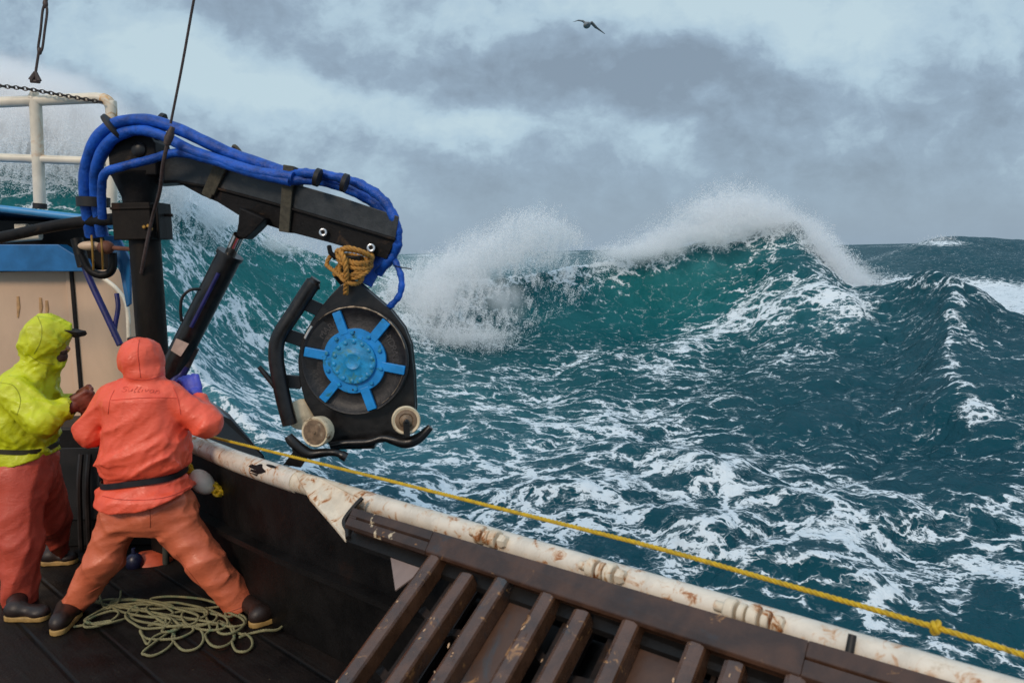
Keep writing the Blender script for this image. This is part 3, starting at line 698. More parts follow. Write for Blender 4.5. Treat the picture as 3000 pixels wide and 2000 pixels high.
m_chrome = mat('chrome_rod', (.75, .66, .58), .12, metal=1.0, var=.06)
m_rustbrown = mat('brown_rusted_steel', (.052, .023, .012), .34, var=.45, vs=7, second=((.028, .029, .032), 4.5, .56, .72), bump=(30, .55, .005), rust=(11, .70, .78), spec=.5)
m_bar = mat('worn_brown_bar', (.078, .035, .018), .26, var=.4, vs=9, second=((.030, .028, .029), 5, .55, .70), bump=(34, .5, .004), rust=(13, .66, .74), spec=.7)
m_plate = mat('brown_tray_plate', (.075, .036, .020), .42, var=.3, vs=4, second=((.050, .052, .056), 3.5, .52, .64), bump=(22, .4, .004), rust=(10, .68, .76))
m_dark = mat('dark_wet_steel', (.006, .005, .0045), .5, var=.5, vs=5, second=((.018, .009, .006), 4, .60, .76), bump=(18, .5, .006), spec=.25)
m_hull = mat('hull_paint', (.12, .14, .16), .35, var=.2, vs=3)
m_rub = mat('black_rubber', (.012, .011, .011), .6, var=.3)
m_cable = mat('steel_cable', (.055, .035, .030), .55, var=.4, vs=60, bump=(120, .5, .002))
m_yrope = mat('yellow_rope', (.56, .36, .008), .55, var=.2, vs=40, second=((.22, .16, .02), 60, .56, .70), bump=(160, .5, .002))
m_orope = mat('amber_rope', (.42, .20, .035), .7, var=.3, vs=40, second=((.12, .06, .015), 30, .56, .7), bump=(160, .5, .002))
m_grope = mat('pale_green_rope', (.23, .205, .10), .7, var=.25, vs=20, second=((.12, .17, .09), 9, .55, .68), bump=(160, .5, .002))
m_gold = mat('brass_fitting', (.45, .24, .05), .4, metal=.6, var=.3)
m_float = mat('white_float', (.78, .68, .56), .5, var=.08, vs=20, bump=(60, .3, .002))
m_redfloat = mat('orange_float', (.55, .085, .03), .5, var=.2, vs=10)
m_label = mat('pale_label', (.46, .33, .27), .7, var=.15, vs=20)
m_chain = mat('dark_chain', (.045, .036, .03), .6, metal=.4, var=.4, vs=30)

# deck planks
def deck_mat():
    m = bpy.data.materials.new('wet_deck'); m.use_nodes = True; t = NT(m.node_tree); b = t.n['Principled BSDF']
    co = t.new('ShaderNodeTexCoord').outputs['Object']
    r = t.mapping(co, rot=(0, 0, math.atan2(1, 1.03)))
    sp = t.new('ShaderNodeSeparateXYZ'); t.put(sp.inputs[0], r)
    fr = t.math('FRACT', t.math('MULTIPLY', sp.outputs[1], 1 / .27))
    gap = t.math('MULTIPLY', t.map(fr, 0, .07), t.math('SUBTRACT', 1, t.map(fr, .93, 1)))
    n = t.noise(co, 3.2, 6, .65).outputs[0]; n2 = t.noise(t.mapping(r, (1, 9, 1)), 4, 6, .7).outputs[0]; n3 = t.noise(co, 60, 3, .6).outputs[0]
    c = t.mix(t.map(n, .35, .7), (.003, .0022, .002), (.012, .006, .0035)); c = t.mix(t.map(n2, .45, .75, 0, .6), c, (.014, .013, .011))
    c = t.mix(t.map(n3, .69, .78, 0, .8), c, (.16, .12, .07)); c = t.mix(gap, (.002, .002, .002), c)
    t.put(b.inputs['Base Color'], c); t.put(b.inputs['Roughness'], t.map(n, .3, .7, .40, .8)); b.inputs['Specular IOR Level'].default_value = .25
    t.put(b.inputs['Normal'], t.bump(t.math('ADD', gap, t.math('MULTIPLY', t.math('ADD', n2, n3), .4)), .6, .012))
    return m

RZ = CAMZ - 1.12; DZ = CAMZ - 1.95
# ================================================================== DECK, BULWARK, RAIL
rail_px = [(-300, 958), (0, 1076), (300, 1193), (450, 1252), (545, 1290), (600, 1312), (700, 1353), (830, 1397)]
rl = [PZ(a, b, RZ) for a, b in rail_px]
RA, RB = PZ(875, 1411, RZ), PZ(3000, 2054, RZ)
rdir = (RB - RA).normalized(); rin = Vector((rdir.y, -rdir.x, 0)).normalized()      # towards the deck
if rin.y > 0: rin = -rin
RE = RB + rdir * 1.6
rl_all = rl + [RA, RB, RE]
deckpts = [Vector((p.x, p.y, DZ)) for p in rl_all]
mb = MB(); poly = [p + Vector((0, 0, 0)) for p in deckpts] + [Vector((RE.x - .5, -3, DZ)), Vector((-6, -3, DZ)), Vector((-6, deckpts[0].y, DZ))]
mb.prism(poly, (0, 0, -.12))
deck = mb.build('deck', deck_mat(), None, smooth=False); deck['kind'] = 'structure'

bul = empty('bulwark', RA, 'black steel bulwark topped by a rusty white pipe rail along the boat side', 'bulwark')
mb = MB()
for a, b in zip(rl_all[:-1], rl_all[1:]):
    d = (b - a); nrm = Vector((d.y, -d.x, 0)).normalized() * .012
    lo = Vector((0, 0, DZ - RZ + .002)); hi = Vector((0, 0, -.03))
    mb.prism([a + lo, b + lo, b + hi, a + hi], nrm * 2)
# folded stringer half-way up and knees
for a, b in zip(rl_all[4:-1], rl_all[5:]):
    mb.beam(a + Vector((0, 0, -.40)) + rin * .05, b + Vector((0, 0, -.40)) + rin * .05, .09, .03)
mb.build('side_plate', m_dark, bul, smooth=False)
mb = MB(); mb.tube(catmull(rl + [RA], 6), .058, 20)
mb.build('rail_pipe', m_white, bul)
mb = MB(); mb.tube([RA - rdir * .03, RA + rdir * .55], .0515, 24); mb.build('rail_pipe', m_rustrail, bul)['label'] = 'heavily rusted stretch of white pipe'
mb = MB(); mb.tube([RA + rdir * .551, RE], .050, 24); mb.build('rail_pipe', m_white, bul)
# bare patch where the paint has come off
def patch_on(c0, axis, r, ang, pts, mt, name, parent, th=.0012):
    A = Vector(axis).normalized(); up = Vector((0, 0, 1)); S = A.cross(up).normalized(); U = S.cross(A)
    if S.dot(rin) < 0: S = -S
    mb = MB(); base = []
    for (s, a) in pts:
        q = R_(ang + a); d = S * math.cos(q) + U * math.sin(q)
        base.append((c0 + A * s + d * r, d))
    cs_ = sum(s for s, _ in pts) / len(pts); ca = sum(a for _, a in pts) / len(pts); n = len(pts)
    mb.v = []
    for f in (1.0, .75, .5, .25, .01):
        for (s, a) in pts:
            q = R_(ang + ca + (a - ca) * f); d = S * math.cos(q) + U * math.sin(q); mb.v.append(c0 + A * (cs_ + (s - cs_) * f) + d * (r + th))
    for k in range(4):
        for i in range(n): j = (i + 1) % n; mb.f.append((k * n + i, k * n + j, k * n + n + j, k * n + n + i))
    return mb.build(name, mt, parent)
pA, pB = rl[-2], rl[-1]; pd = (pB - pA).normalized(); L_ = (pB - pA).length
random.seed(3)
blob = [(.62 * L_ + (.075 + .016 * math.sin(3 * a + 1) + .010 * math.sin(7 * a)) * math.cos(a), 20 + (30 + 7 * math.sin(2 * a) + 5 * math.sin(5 * a + 2)) * math.sin(a)) for a in [i * 2 * math.pi / 40 for i in range(40)]]
patch_on(pA, pd, .0585, 0, blob, m_dark, 'bare_patch', bul)
blob = [(.86 * L_ + (.05) * math.cos(a), 62 + 9 * math.sin(a)) for a in [i * 2 * math.pi / 14 for i in range(14)]]
patch_on(pA, pd, .0585, 0, blob, m_dark, 'bare_patch', bul)
# gusset plate welded to the rail
gp = [(862, 1380, .055), (908, 1458, .0), (971, 1529, -.05), (1013, 1580, -.09), (1022, 1566, -.08), (1003, 1526, -.04), (1056, 1462, .045), (1000, 1428, .062), (940, 1400, .064)]
mb = MB(); mb.prism([PZ(a, b, RZ + z) for a, b, z in gp], (0, 0, -.016)); mb.build('gusset', m_rustrail, bul, smooth=False, bevel=.003)
mb = MB(); mb.tube(catmull([PZ(1062, 1458, RZ + .06), PZ(1040, 1480, RZ + .03), PZ(1008, 1524, RZ - .03), PZ(1016, 1552, RZ - .06), PZ(1018, 1575, RZ - .08)], 5), .010, 8)
mb.build('rubber_gasket', m_rub, bul)
# hinge collars on the rail
def hinge(px0, py0, n, kind):
    c = PZ(px0, py0, RZ + .02); h0 = RA + rdir * ((c - RA).dot(rdir)); cc = h0 + rin * .048 + Vector((0, 0, .034))
    mb = MB(); s = -.075
    for k in range(n):
        w_ = .032 if k % 2 == 0 else .022; r = .036 if k % 2 == 0 else .030
        mb.lathe(cc + rdir * s, rdir, [(0, r * .86), (.004, r), (w_ - .004, r), (w_, r * .86)], 18); s += w_ + .010
    mb.lathe(cc + rdir * (s + .002), rdir, [(0, .027), (.02, .027), (.028, .018)], 6)
    mb.lathe(cc + rdir * (-.112), rdir, [(0, .016), (.036, .016)], 14)
    return mb.build('hinge', m_rustrail, bul, bevel=.0015)
hinge(1462, 1578, 3, 0); hinge(1790, 1682, 3, 1); hinge(2205, 1808, 4, 2)
c = PZ(2502, 1894, RZ + .02); h0 = RA + rdir * ((c - RA).dot(rdir))
mb = MB(); mb.tube([h0 + rin * .062 + Vector((0, 0, .012)), h0 + rin * .036 + Vector((0, 0, .062))], [.012, .011], 10); mb.build('drain_slot', m_rub, bul)

# outer flare of the bow beyond the rail
mb = MB()
of = [(560, 1176, 5.9), (628, 1207, 5.7), (676, 1228, 5.55), (770, 1336, 5.15), (700, 1350, 5.0), (560, 1290, 5.4)]
mb.prism([P(*q) for q in of], (.0, .06, -.35)); o = mb.build('bow_flare', m_dark, bul, smooth=False)
mb = MB(); mb.prism([P(560, 1150, 6.05), P(615, 1172, 5.95), P(672, 1212, 5.7), P(772, 1333, 5.2), P(676, 1229, 5.6), P(628, 1208, 5.75), P(560, 1178, 5.95)], (.1, .10, -.5)); mb.build('hull_side', m_hull, bul, smooth=False)

# ================================================================== POT LAUNCHER
Dv = ray(3073, -840).normalized()                       # up-slope direction of the rack
o1, o2 = PZ(1030, 1484, RZ + .035), PZ(3150, 2100, RZ + .035)
i1, i2 = PZ(1005, 1533, RZ - .02), PZ(2760, 2112, RZ - .02)
pn = (i2 - i1).normalized().cross(Dv).normalized()
if pn.z < 0: pn = -pn
def onrack(px, py, drop=0.0):
    r = ray(px, py); q = i1 - pn * drop; return CAM + r * ((q - CAM).dot(pn) / r.dot(pn))
lau = empty('pot_launcher', (i1 + i2) / 2, 'brown rusted steel rack of parallel bars sloping down from the rail to the deck', 'pot launcher')
def edge(a, b, t): return a.lerp(b, t)
def s_of(px, line):                                     # fraction along a line where it crosses this picture column
    a, b = line; lo, hi = 0, 1
    for _ in range(40):
        m_ = (lo + hi) / 2; p = a.lerp(b, m_)
        if project(p.x, p.y, p.z)[0] < px: lo = m_
        else: hi = m_
    return lo
OL, IL = (o1, o2), (i1, i2)
def strip(mb, pxa, pxb, t0, t1, dz=0):
    a0, a1 = edge(*OL, s_of(pxa, OL)), edge(*IL, s_of(pxa - 25, IL)); b0, b1 = edge(*OL, s_of(pxb, OL)), edge(*IL, s_of(pxb - 25, IL))
    q = [a0.lerp(a1, t0), b0.lerp(b1, t0), b0.lerp(b1, t1), a0.lerp(a1, t1)]
    mb.prism([p + Vector((0, 0, dz)) for p in q], (0, 0, -.018))
mb = MB(); strip(mb, 1270, 2370, 0, 1); mb.build('top_beam', m_rustbrown, lau, smooth=False, bevel=.004)
mb = MB(); strip(mb, 1035, 1270, 0, .44); strip(mb, 1035, 1270, .56, 1); strip(mb, 1035, 1056, .441, .559); mb.build('slotted_beam_end', mat('flaking_beam', (.045, .024, .016), .46, var=.4, vs=7, second=((.55, .43, .28), 7.5, .60, .63), bump=(30, .5, .005), rust=(12, .66, .72)), lau, smooth=False, bevel=.003)
mb = MB(); strip(mb, 2370, 3120, 0, .46); strip(mb, 2370, 3120, .55, 1); mb.build('slotted_beam_end', m_rustbrown, lau, smooth=False, bevel=.003)
mb = MB(); strip(mb, 1040, 3110, .02, .98, -.075); mb.build('beam_web', m_dark, lau, smooth=False)
mb = MB(); a, b = edge(*IL, 0.012), edge(*IL, 1); mb.beam(a - pn * .04 + Dv * .018, b - pn * .04 + Dv * .018, .012, .06, pn); mb.build('beam_flange', m_rustbrown, lau, smooth=False, bevel=.003)
# rub mark: long oval wear scar on the beam
def bar(px, py, rec, ln=1.46, r=.031, k=0):
    s0 = onrack(px, py, .0) + (Dv * .035 if not rec else Dv * 0) - pn * (.018 if not rec else .022); A = -Dv; S = A.cross(pn).normalized(); n = 11; sec = []
    sec = [(r, -.055), (r, .004), (r * .86, .013), (r * .45, .018), (-r * .45, .018), (-r * .86, .013), (-r, .004), (-r, -.055)]
    mb = MB(); rows = []
    cuts = [(-.0, .97), (.006, 1), (.03, 1), (ln * .33, 1), (ln * .66, 1), (ln, 1)]
    for (d, f) in cuts:
        rows.append(len(mb.v))
        jit = 0.0015 * math.sin(d * 23 + px)
        for (x, y) in sec: mb.v.append(s0 + A * d + S * (x * f + jit) + pn * ((y if y < 0 else y * f) - .006))
    m_ = len(sec)
    for a, b in zip(rows[:-1], rows[1:]):
        for i in range(m_ - 1): mb.f.append((a + i, a + i + 1, b + i + 1, b + i))
        mb.f.append((a + m_ - 1, a, b, b + m_ - 1))
    mb.f.append(tuple(rows[0] + i for i in range(m_))); mb.f.append(tuple(rows[-1] + i for i in range(m_ - 1, -1, -1)))
    o = mb.build('rack_bar', m_bar, lau, sharp=20, bevel=.004)
    return s0
bars = [(1262, 1632, 0), (1362, 1668, 1), (1462, 1694, 0), (1598, 1738, 0), (1700, 1776, 1), (1842, 1820, 0), (2034, 1880, 0), (2150, 1925, 1), (2330, 1972, 0), (2470, 2030, 1), (2600, 2070, 0)]
bs = [bar(*b) for b in bars]
# tray plates between some of the bars, dark-backed gaps between the others
def tray(pa, pb, drop, mt, name, ln=1.42, off=.0):
    S = (pb - pa); S = S.normalized() * 1; w_ = (pb - pa).length
    n = Dv.cross(pn).normalized()
    if n.dot(pb - pa) < 0: n = -n
    wd = (pb - pa).dot(n); a = pa - pn * drop + n * .02; b = pa + n * (wd - .02) - pn * drop
    b = b + Dv * ((pb - pa).dot(Dv))
    mb = MB(); mb.prism([a + Dv * off, b + Dv * off, b - Dv * ln, a - Dv * ln], -pn * .006); return mb.build(name, mt, lau, smooth=False)
tray(bs[2], bs[3], .062, m_plate, 'tray_plate'); tray(bs[5], bs[6], .062, m_plate, 'tray_plate'); tray(bs[8], bs[10], .062, m_plate, 'tray_plate')
mb = MB(); mb.prism([onrack(1138, 1590, .07), onrack(1250, 1628, .07), onrack(1240, 1668, .07), onrack(1158, 1728, .07)], -pn * .006); mb.build('tray_plate', mat('pink_grey_plate', (.24, .17, .145), .5, var=.15, vs=6, bump=(30, .3, .003)), lau, smooth=False)
mb = MB()
for i in (0, 1, 3, 4, 6, 7):
    a, b = bs[i], bs[i + 1]
    mb.beam(a.lerp(b, .5) - pn * .16 + Dv * .02, a.lerp(b, .5) - pn * .16 - Dv * 1.4, .10, .02, pn)
    if i in (0, 3, 6): mb.beam(a.lerp(b, .36) - pn * .10, a.lerp(b, .36) - pn * .10 - Dv * 1.4, .014, .03, pn)
    for q in (.18, .45, .8, 1.1): mb.beam(a - pn * .11 - Dv * q, b - pn * .11 - Dv * (q + .02), .03, .02, pn)
mb.build('under_frame', mat('under_frame_rust', (.018, .010, .007), .6, var=.5, vs=6, second=((.10, .045, .02), 9, .60, .72), bump=(26, .6, .006)), lau, smooth=False)
mb = MB(); mb.beam(bs[0] - Dv * 1.46 - pn * .03, bs[-1] - Dv * 1.46 - pn * .03, .08, .10, pn); mb.build('bottom_beam', m_rustbrown, lau, smooth=False, bevel=.004)
mb = MB(); mb.prism([bs[0] - pn * .2, bs[-1] - pn * .2, bs[-1] - pn * .2 - Dv * 1.42, bs[0] - pn * .2 - Dv * 1.42], -pn * .01); mb.build('gap_shade_sheet', m_dark, lau, smooth=False)  # dark sheet added behind the bars, its colour standing for shade in gaps
# scraps of bait stuck on the bars
mb = MB(); random.seed(21)
for _ in range(70):
    k = random.randrange(0, 8); a = bs[k] if random.random() < .75 else bs[k].lerp(bs[k + 1], random.random())
    p = a - Dv * random.uniform(.05, 1.1) + pn * (.032 if a is bs[k] else -.05); n = Dv.cross(pn)
    s = random.uniform(.0015, .0045); p += n * random.uniform(-.02, .02) - pn * (abs(random.uniform(0, .004)))
    mb.ball(p, Dv * s * random.uniform(1, 3.2) + n * s * random.uniform(-1, 1), n * s, pn * s * .6, 6, 4)
tag(mb.build('bait_scraps', mat('bait', (.50, .30, .16), .5, var=.3, vs=90)), 'small pale scraps of bait stuck on the brown rack bars', 'bait scraps', kind='stuff')

# ================================================================== YELLOW ROPE
yr_px = [(430, 1210, 5.3), (560, 1262, 5.05), (640, 1284), (893, 1346), (1148, 1409), (1531, 1505), (1913, 1601), (2296, 1709), (2742, 1837), (3000, 1918), (3400, 2050)]
yp = []
for q in yr_px:
    if len(q) == 3: yp.append(P(*q)); continue
    # above the rail line in plan
    r = ray(q[0], q[1]); A2 = Vector((RA.x, RA.y)); d2 = Vector((rdir.x, rdir.y)); r2 = Vector((r.x, r.y))
    den = r2.x * d2.y - r2.y * d2.x; t_ = (A2.x * d2.y - A2.y * d2.x) / den; yp.append(CAM + r * t_)
path = catmull(yp, 12)
mb = MB(); mb.rope(path, .0078, .052, 6, 3); yrope = tag(mb.build('yellow_rope', m_yrope, sharp=180), 'long yellow twisted rope stretched above the white pipe rail', 'rope')
def knot(c, r, s, mt, name, parent=None, ax=(1, 0, 0)):
    A = Vector(ax).normalized(); N = A.orthogonal().normalized(); B = A.cross(N); pts = []
    for i in range(61):
        a = i / 60 * 4 * math.pi
        pts.append(c + A * (math.sin(a * 1.5) * s * .55) + N * ((1 + .35 * math.cos(1.5 * a)) * math.cos(a) * s) + B * ((1 + .35 * math.cos(1.5 * a)) * math.sin(a) * s))
    mb = MB(); mb.tube(pts, r, 8); return mb.build(name, mt, parent)
adopt_k = knot(yp[8], .0070, .0115, m_yrope, 'knot', yrope, rdir)

# ================================================================== CRANE
MD = 5.1
cr = empty('deck_crane', P(425, 1500, MD), 'black deck crane with hydraulic boom and bundled blue hoses', 'crane')
def at(px, py, d=MD): return P(px, py, d)
px_m = 3000 / FPX  # unused
def wpx(n, d): return n * d / FPX
# mast
top, bot = at(424, 690), at(424, 1000)
vdn = (bot - top).normalized(); base = Vector((top.x, top.y, DZ))
mb = MB(); mb.cyl(at(424, 700), base, wpx(43, MD), 28); mb.lathe(at(424, 1010), (0, 0, 1), [(0, wpx(46, MD)), (.05, wpx(46, MD))], 28); mb.build('mast', m_mast, cr)
mb = MB(); mb.lathe(at(409, 598), (0, 0, 1), [(0, wpx(44, MD)), (wpx(20, MD), wpx(46, MD)), (wpx(78, MD), wpx(68, MD)), (wpx(90, MD), wpx(70, MD))], 28); mb.build('slewing_cone', m_boomlow, cr)
c = at(409, 445)
mb = MB(); Fy = Vector((0, 1, 0)); Rx = Vector((1, 0, 0)); Uz = Vector((0, 0, 1))
hp = [(-66, -72), (-67, 20)] + [(-66 * math.cos(R_(a)), 8 + 56 * math.sin(R_(a))) for a in range(15, 180, 15)] + [(68, 20), (66, -72)]
mb.prism([c + Rx * wpx(x, MD) + Uz * wpx(y, MD) - Fy * .11 for x, y in hp], Fy * .22); mb.build('boom_head', m_boomlow, cr, bevel=.008)
mb = MB(); mb.lathe(at(402, 436, MD - .13), (0, 1, 0), [(0, .03), (.01, .045), (.03, .045)], 20); mb.build('pivot_pin', m_black, cr)
# clamp block
mb = MB(); b0 = at(413, 650); mb.box(b0, Rx * wpx(54, MD), Fy * .13, Uz * wpx(52, MD)); mb.box(b0 + Uz * wpx(36, MD), Rx * wpx(57, MD), Fy * .14, Uz * wpx(4, MD)); mb.box(b0 + Rx * wpx(67, MD) , Rx * wpx(4, MD), Fy * .10, Uz * wpx(52, MD)); mb.beam(at(468, 630), at(506, 631), .02, .02); mb.build('clamp_block', m_mast, cr, bevel=.006)
for (x, y) in ((424, 665), (443, 671), (436, 662)):
    mb = MB(); mb.lathe(at(x, y, MD - .135), (0, -1, 0), [(0, .012), (.012, .012), (.016, .007)], 6); mb.build('bolt', m_gold, cr)
# stay strut to the left
mb = MB(); mb.tube(catmull([at(-220, 738, 5.5), at(0, 696, 5.35), at(150, 664, 5.25), at(260, 648, 5.2), at(362, 640, 5.05)], 8), wpx(17, MD), 16)
mb.build('stay_strut', m_boomlow, cr)
# boom: side outline from the photograph's proportions, real depth
def bd(px): return MD - (px - 430) / 735 * .72
UE = [(452, 455), (500, 448), (560, 458), (664, 484), (833, 530), (1000, 578), (1169, 634)]
MID = [(452, 528), (520, 530), (634, 549), (750, 580), (871, 614), (1010, 655), (1158, 699)]
LE = [(452, 532), (511, 530), (588, 572), (634, 591), (695, 629), (752, 650), (833, 676), (959, 709), (1131, 759)]
thick = Vector((-.02, .16, 0)).normalized() * .16
bmid = lambda q: P(q[0], q[1], bd(q[0]))
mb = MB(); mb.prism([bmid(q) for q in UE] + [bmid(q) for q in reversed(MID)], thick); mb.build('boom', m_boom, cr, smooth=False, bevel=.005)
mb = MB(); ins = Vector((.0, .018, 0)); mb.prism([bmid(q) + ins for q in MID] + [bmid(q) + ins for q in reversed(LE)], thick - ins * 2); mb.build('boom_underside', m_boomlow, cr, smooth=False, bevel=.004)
mb = MB(); rr = [P(q[0], q[1] + 3, bd(q[0])) - Vector((0, .004, 0)) for q in MID]
mb.tube(rr, .008, 8); mb.build('weld_seam', m_boomlow, cr)
mb = MB(); mb.prism([P(452, 453, MD - .02), P(520, 442, MD - .05), P(520, 535, MD - .05), P(452, 540, MD - .02)], thick * 1.2); mb.build('boom_root', m_boom, cr, bevel=.006)
# eye bolts near the end, their crescent highlights put into the ring colour
for (x, y) in ((948, 681), (1088, 726)):
    q = P(x, y, bd(x) - .012)
    mb = MB(); mb.lathe(q, (0, -1, 0), [(0, .026), (.012, .026)], 18); mb.build('lug', m_boomlow, cr)
    mb = MB(); mb.torus(q + Vector((0, -.013, 0)), (0, 1, 0), .017, .007, 20, 8); mb.build('eye_ring', mat('highlight_steel', (.75, .78, .80), .3, metal=.7, var=.2), cr)
# straps
def strap(a, b, w_, name='strap'):
    mb = MB(); A = P(a[0], a[1], bd(a[0]) - (.075 if a[1] < 470 or a[0] > 800 else .02)); B = P(b[0], b[1], bd(b[0]) - .018); d = (B - A).normalized(); s = d.cross(Vector((0, 1, 0))).normalized() * w_ / 2
    mb.prism([A - s - d * .03, A + s - d * .03, B + s + d * .01, B - s + d * .01], Vector((0, .24, 0)) ); return mb.build(name, m_strap, cr, bevel=.004)
strap((658, 446), (604, 572), .065); strap((672, 452), (622, 566), .028); strap((844, 500), (832, 675), .062)
mb = MB(); q = P(682, 440, bd(682)); mb.tube(catmull([q, q + Vector((.02, -.02, .02)), q + Vector((.05, -.01, -.02)), q + Vector((.03, .02, -.04))], 5), .012, 8); mb.build('buckle', m_strap, cr)
# luffing cylinder
CD = 4.86
t0, t1 = P(676, 742, CD), P(494, 1102, CD + .05)
mb = MB(); mb.tube([t0, t0.lerp(t1, .03), t0.lerp(t1, .031), t1], [.082, .082, .074, .074], 26); mb.lathe(t1, (t1 - t0), [(0, .05), (.06, .05), (.08, .03)], 16); mb.build('cylinder_barrel', m_black, cr)
mb = MB(); mb.tube([P(700, 690, CD - .06), t0], .034, 20); mb.build('piston_rod', m_chrome, cr)
k0 = P(722, 628, CD - .12); mb = MB(); mb.prism([P(700, 606, CD - .2), P(778, 640, CD - .2), P(742, 676, CD - .2), P(714, 702, CD - .18), P(690, 690, CD - .18), P(698, 650, CD - .2)], (0, .16, 0)); mb.build('rod_clevis', m_boomlow, cr, bevel=.01)
mb = MB(); mb.tube([P(640, 800, CD - .08), P(560, 958, CD - .08)], .012, 10); mb.build('feed_tube', m_navy, cr)
mb = MB(); mb.tube(catmull([P(588, 846, CD - .1), P(556, 850, CD - .13), P(534, 872, CD - .12), P(529, 905, CD - .11), P(532, 940, CD - .08)], 8), .009, 10); mb.build('feed_hose', m_rub, cr)
lp = [(516, 991), (553, 1007), (529, 1044), (500, 1026)]
mb = MB(); mb.prism([P(x, y, CD - .082) for x, y in lp], (0, .006, 0)); mb.build('label_plate', m_label, cr, smooth=False)
mb = MB(); mb.tube([P(570, 1018, CD + .05), P(556, 1050, CD + .05), P(541, 1078, CD + .04)], [.030, .026, .03], 12); mb.build('hose_fitting', m_cable, cr)
mb = MB(); mb.tube(catmull([P(545, 1072, CD + .04), P(530, 1098, CD + .03), P(508, 1120, CD), P(500, 1160, CD)], 6), .028, 14); mb.build('lower_hose', m_navy, cr)
mb = MB(); mb.beam(P(494, 1102, CD + .05), P(440, 1190, MD), .12, .10); mb.build('cylinder_bracket', m_mast, cr, bevel=.01)
# blue hoses
def hose(pts, r, ruffle=0.0, name='hose', mt=None, n=14, fr=60, fat=False):
    q = catmull([P(*p) for p in pts], 10); mb = MB(); m_ = len(q)
    mb.tube(q, (lambda i, t: r * (1.22 if fat and t < .35 else (1.22 - .22 * min(1, (t - .35) / .15)) if fat else 1) * (1 + ruffle * (math.sin(t * fr) + .6 * math.sin(t * fr * 2.3 + 1)))), n); return mb.build(name, mt or m_hose, cr)
hose([(270, 690, 5.25), (262, 640, 5.2), (252, 560, 5.15), (258, 480, 5.1), (292, 400, 5.0), (350, 360, 4.95), (430, 352, 4.9), (520, 378, 4.85), (600, 415, 4.8), (680, 452, 4.78), (790, 490, 4.7), (850, 512, 4.66)], .036, .02, fat=True)
hose([(300, 690, 5.2), (286, 610, 5.15), (280, 540, 5.1), (290, 470, 5.02), (330, 408, 4.95), (400, 382, 4.9), (470, 396, 4.83), (560, 440, 4.77), (640, 468, 4.73), (740, 500, 4.66), (860, 520, 4.60)], .031, .025, fat=True)
hose([(300, 640, 5.0), (298, 560, 4.95), (308, 508, 4.9), (360, 488, 4.88), (440, 468, 4.86), (520, 448, 4.80), (620, 470, 4.74), (740, 508, 4.66), (850, 532, 4.6)], .026, .03, fr=90)
hose([(845, 512, 4.66), (900, 508, 4.6), (980, 518, 4.55), (1050, 538, 4.5), (1110, 574, 4.45), (1146, 620, 4.42), (1164, 680, 4.42), (1156, 740, 4.45), (1108, 800, 4.5)], .027, .10, fr=70)
hose([(850, 528, 4.62), (930, 530, 4.62), (1000, 548, 4.6), (1060, 575, 4.58), (1105, 606, 4.56), (1125, 650, 4.6), (1135, 730, 4.62), (1100, 800, 4.6)], .027, .04)
hose([(850, 505, 4.72), (930, 512, 4.7), (1010, 530, 4.66), (1080, 570, 4.62), (1120, 620, 4.62), (1130, 700, 4.66), (1100, 780, 4.66)], .026, .04)
hose([(1120, 740, 4.62), (1095, 778, 4.6), (1066, 830, 4.58)], .050, .03)
hose([(1140, 735, 4.5), (1160, 770, 4.45), (1176, 815, 4.42), (1172, 860, 4.42), (1150, 890, 4.44), (1122, 912, 4.46)], .0175, .10, fr=40)
mb = MB(); mb.tube([P(243, 578, 5.16), P(312, 598, 5.16)], .03, 12); 
q = P(275, 592, 5.17); mb = MB(); mb.lathe(q + Vector((-.005, 0, -.03)), (0.05, 0, 1), [(0, .098), (.06, .1)], 20); mb.build('hose_clamp', m_rub, cr)
mb = MB(); mb.tube(catmull([P(1156, 778, 4.42), P(1180, 784, 4.42), P(1206, 788, 4.42)], 4), .003, 6); mb.build('loose_wire', m_rub, cr)
for (x, y, w_) in ((330, 372, 70), (470, 372, 66), (930, 520, 40), (1010, 536, 40)):
    q = P(x, y, bd(x) - .12 if x > 450 else 4.93); tg = Vector((1, 0, .75 if x < 400 else -.35)).normalized()
    mb = MB(); mb.tube([q - tg * .012, q + tg * .012], [(wpx(w_, 4.8) * .62, .06), (wpx(w_, 4.8) * .62, .06)], 18, flat=(0, 0, 1)); mb.build('cable_tie', m_rub, cr)
# braces and pipes beneath the hoses
mb = MB(); mb.prism([P(300, 690, 5.35), P(345, 690, 5.35), P(380, 760, 5.3), P(381, 890, 5.3), P(370, 900, 5.3), P(352, 800, 5.32)], (0, .03, 0)); mb.build('blue_brace', m_blue, cr, smooth=False, bevel=.004)
mb = MB(); mb.tube(catmull([P(244, 770, 5.3), P(268, 830, 5.28), P(310, 920, 5.25), P(352, 1010, 5.22)], 8), [.022] * 25, 12); mb.build('drain_pipe', m_navy, cr)
mb = MB(); mb.tube(catmull([P(342, 860, 5.3), P(346, 900, 5.28), P(338, 950, 5.26), P(334, 985, 5.24)], 6), .016, 10); mb.build('drain_pipe', m_navy, cr)
mb = MB(); mb.ball(P(262, 720, 5.2), Rx * .075, Fy * .03, Uz * .03); mb.build('valve', m_cream, cr)
mb = MB(); mb.ball(P(310, 725, 5.2), Rx * .055, Fy * .04, Uz * .045); mb.tube([P(330, 726, 5.2), P(384, 730, 5.12)], .014, 8); mb.build('valve_handle', mat('rusty_valve', (.16, .06, .035), .7), cr)
mb = MB(); mb.tube(catmull([P(238, 745, 5.25), P(262, 790, 5.25), P(300, 806, 5.25), P(328, 790, 5.25), P(330, 740, 5.25)], 6), .026, 10); mb.tube([P(225, 700, 5.3), P(245, 780, 5.28)], .04, 10); mb.build('valve_body', m_dark, cr)
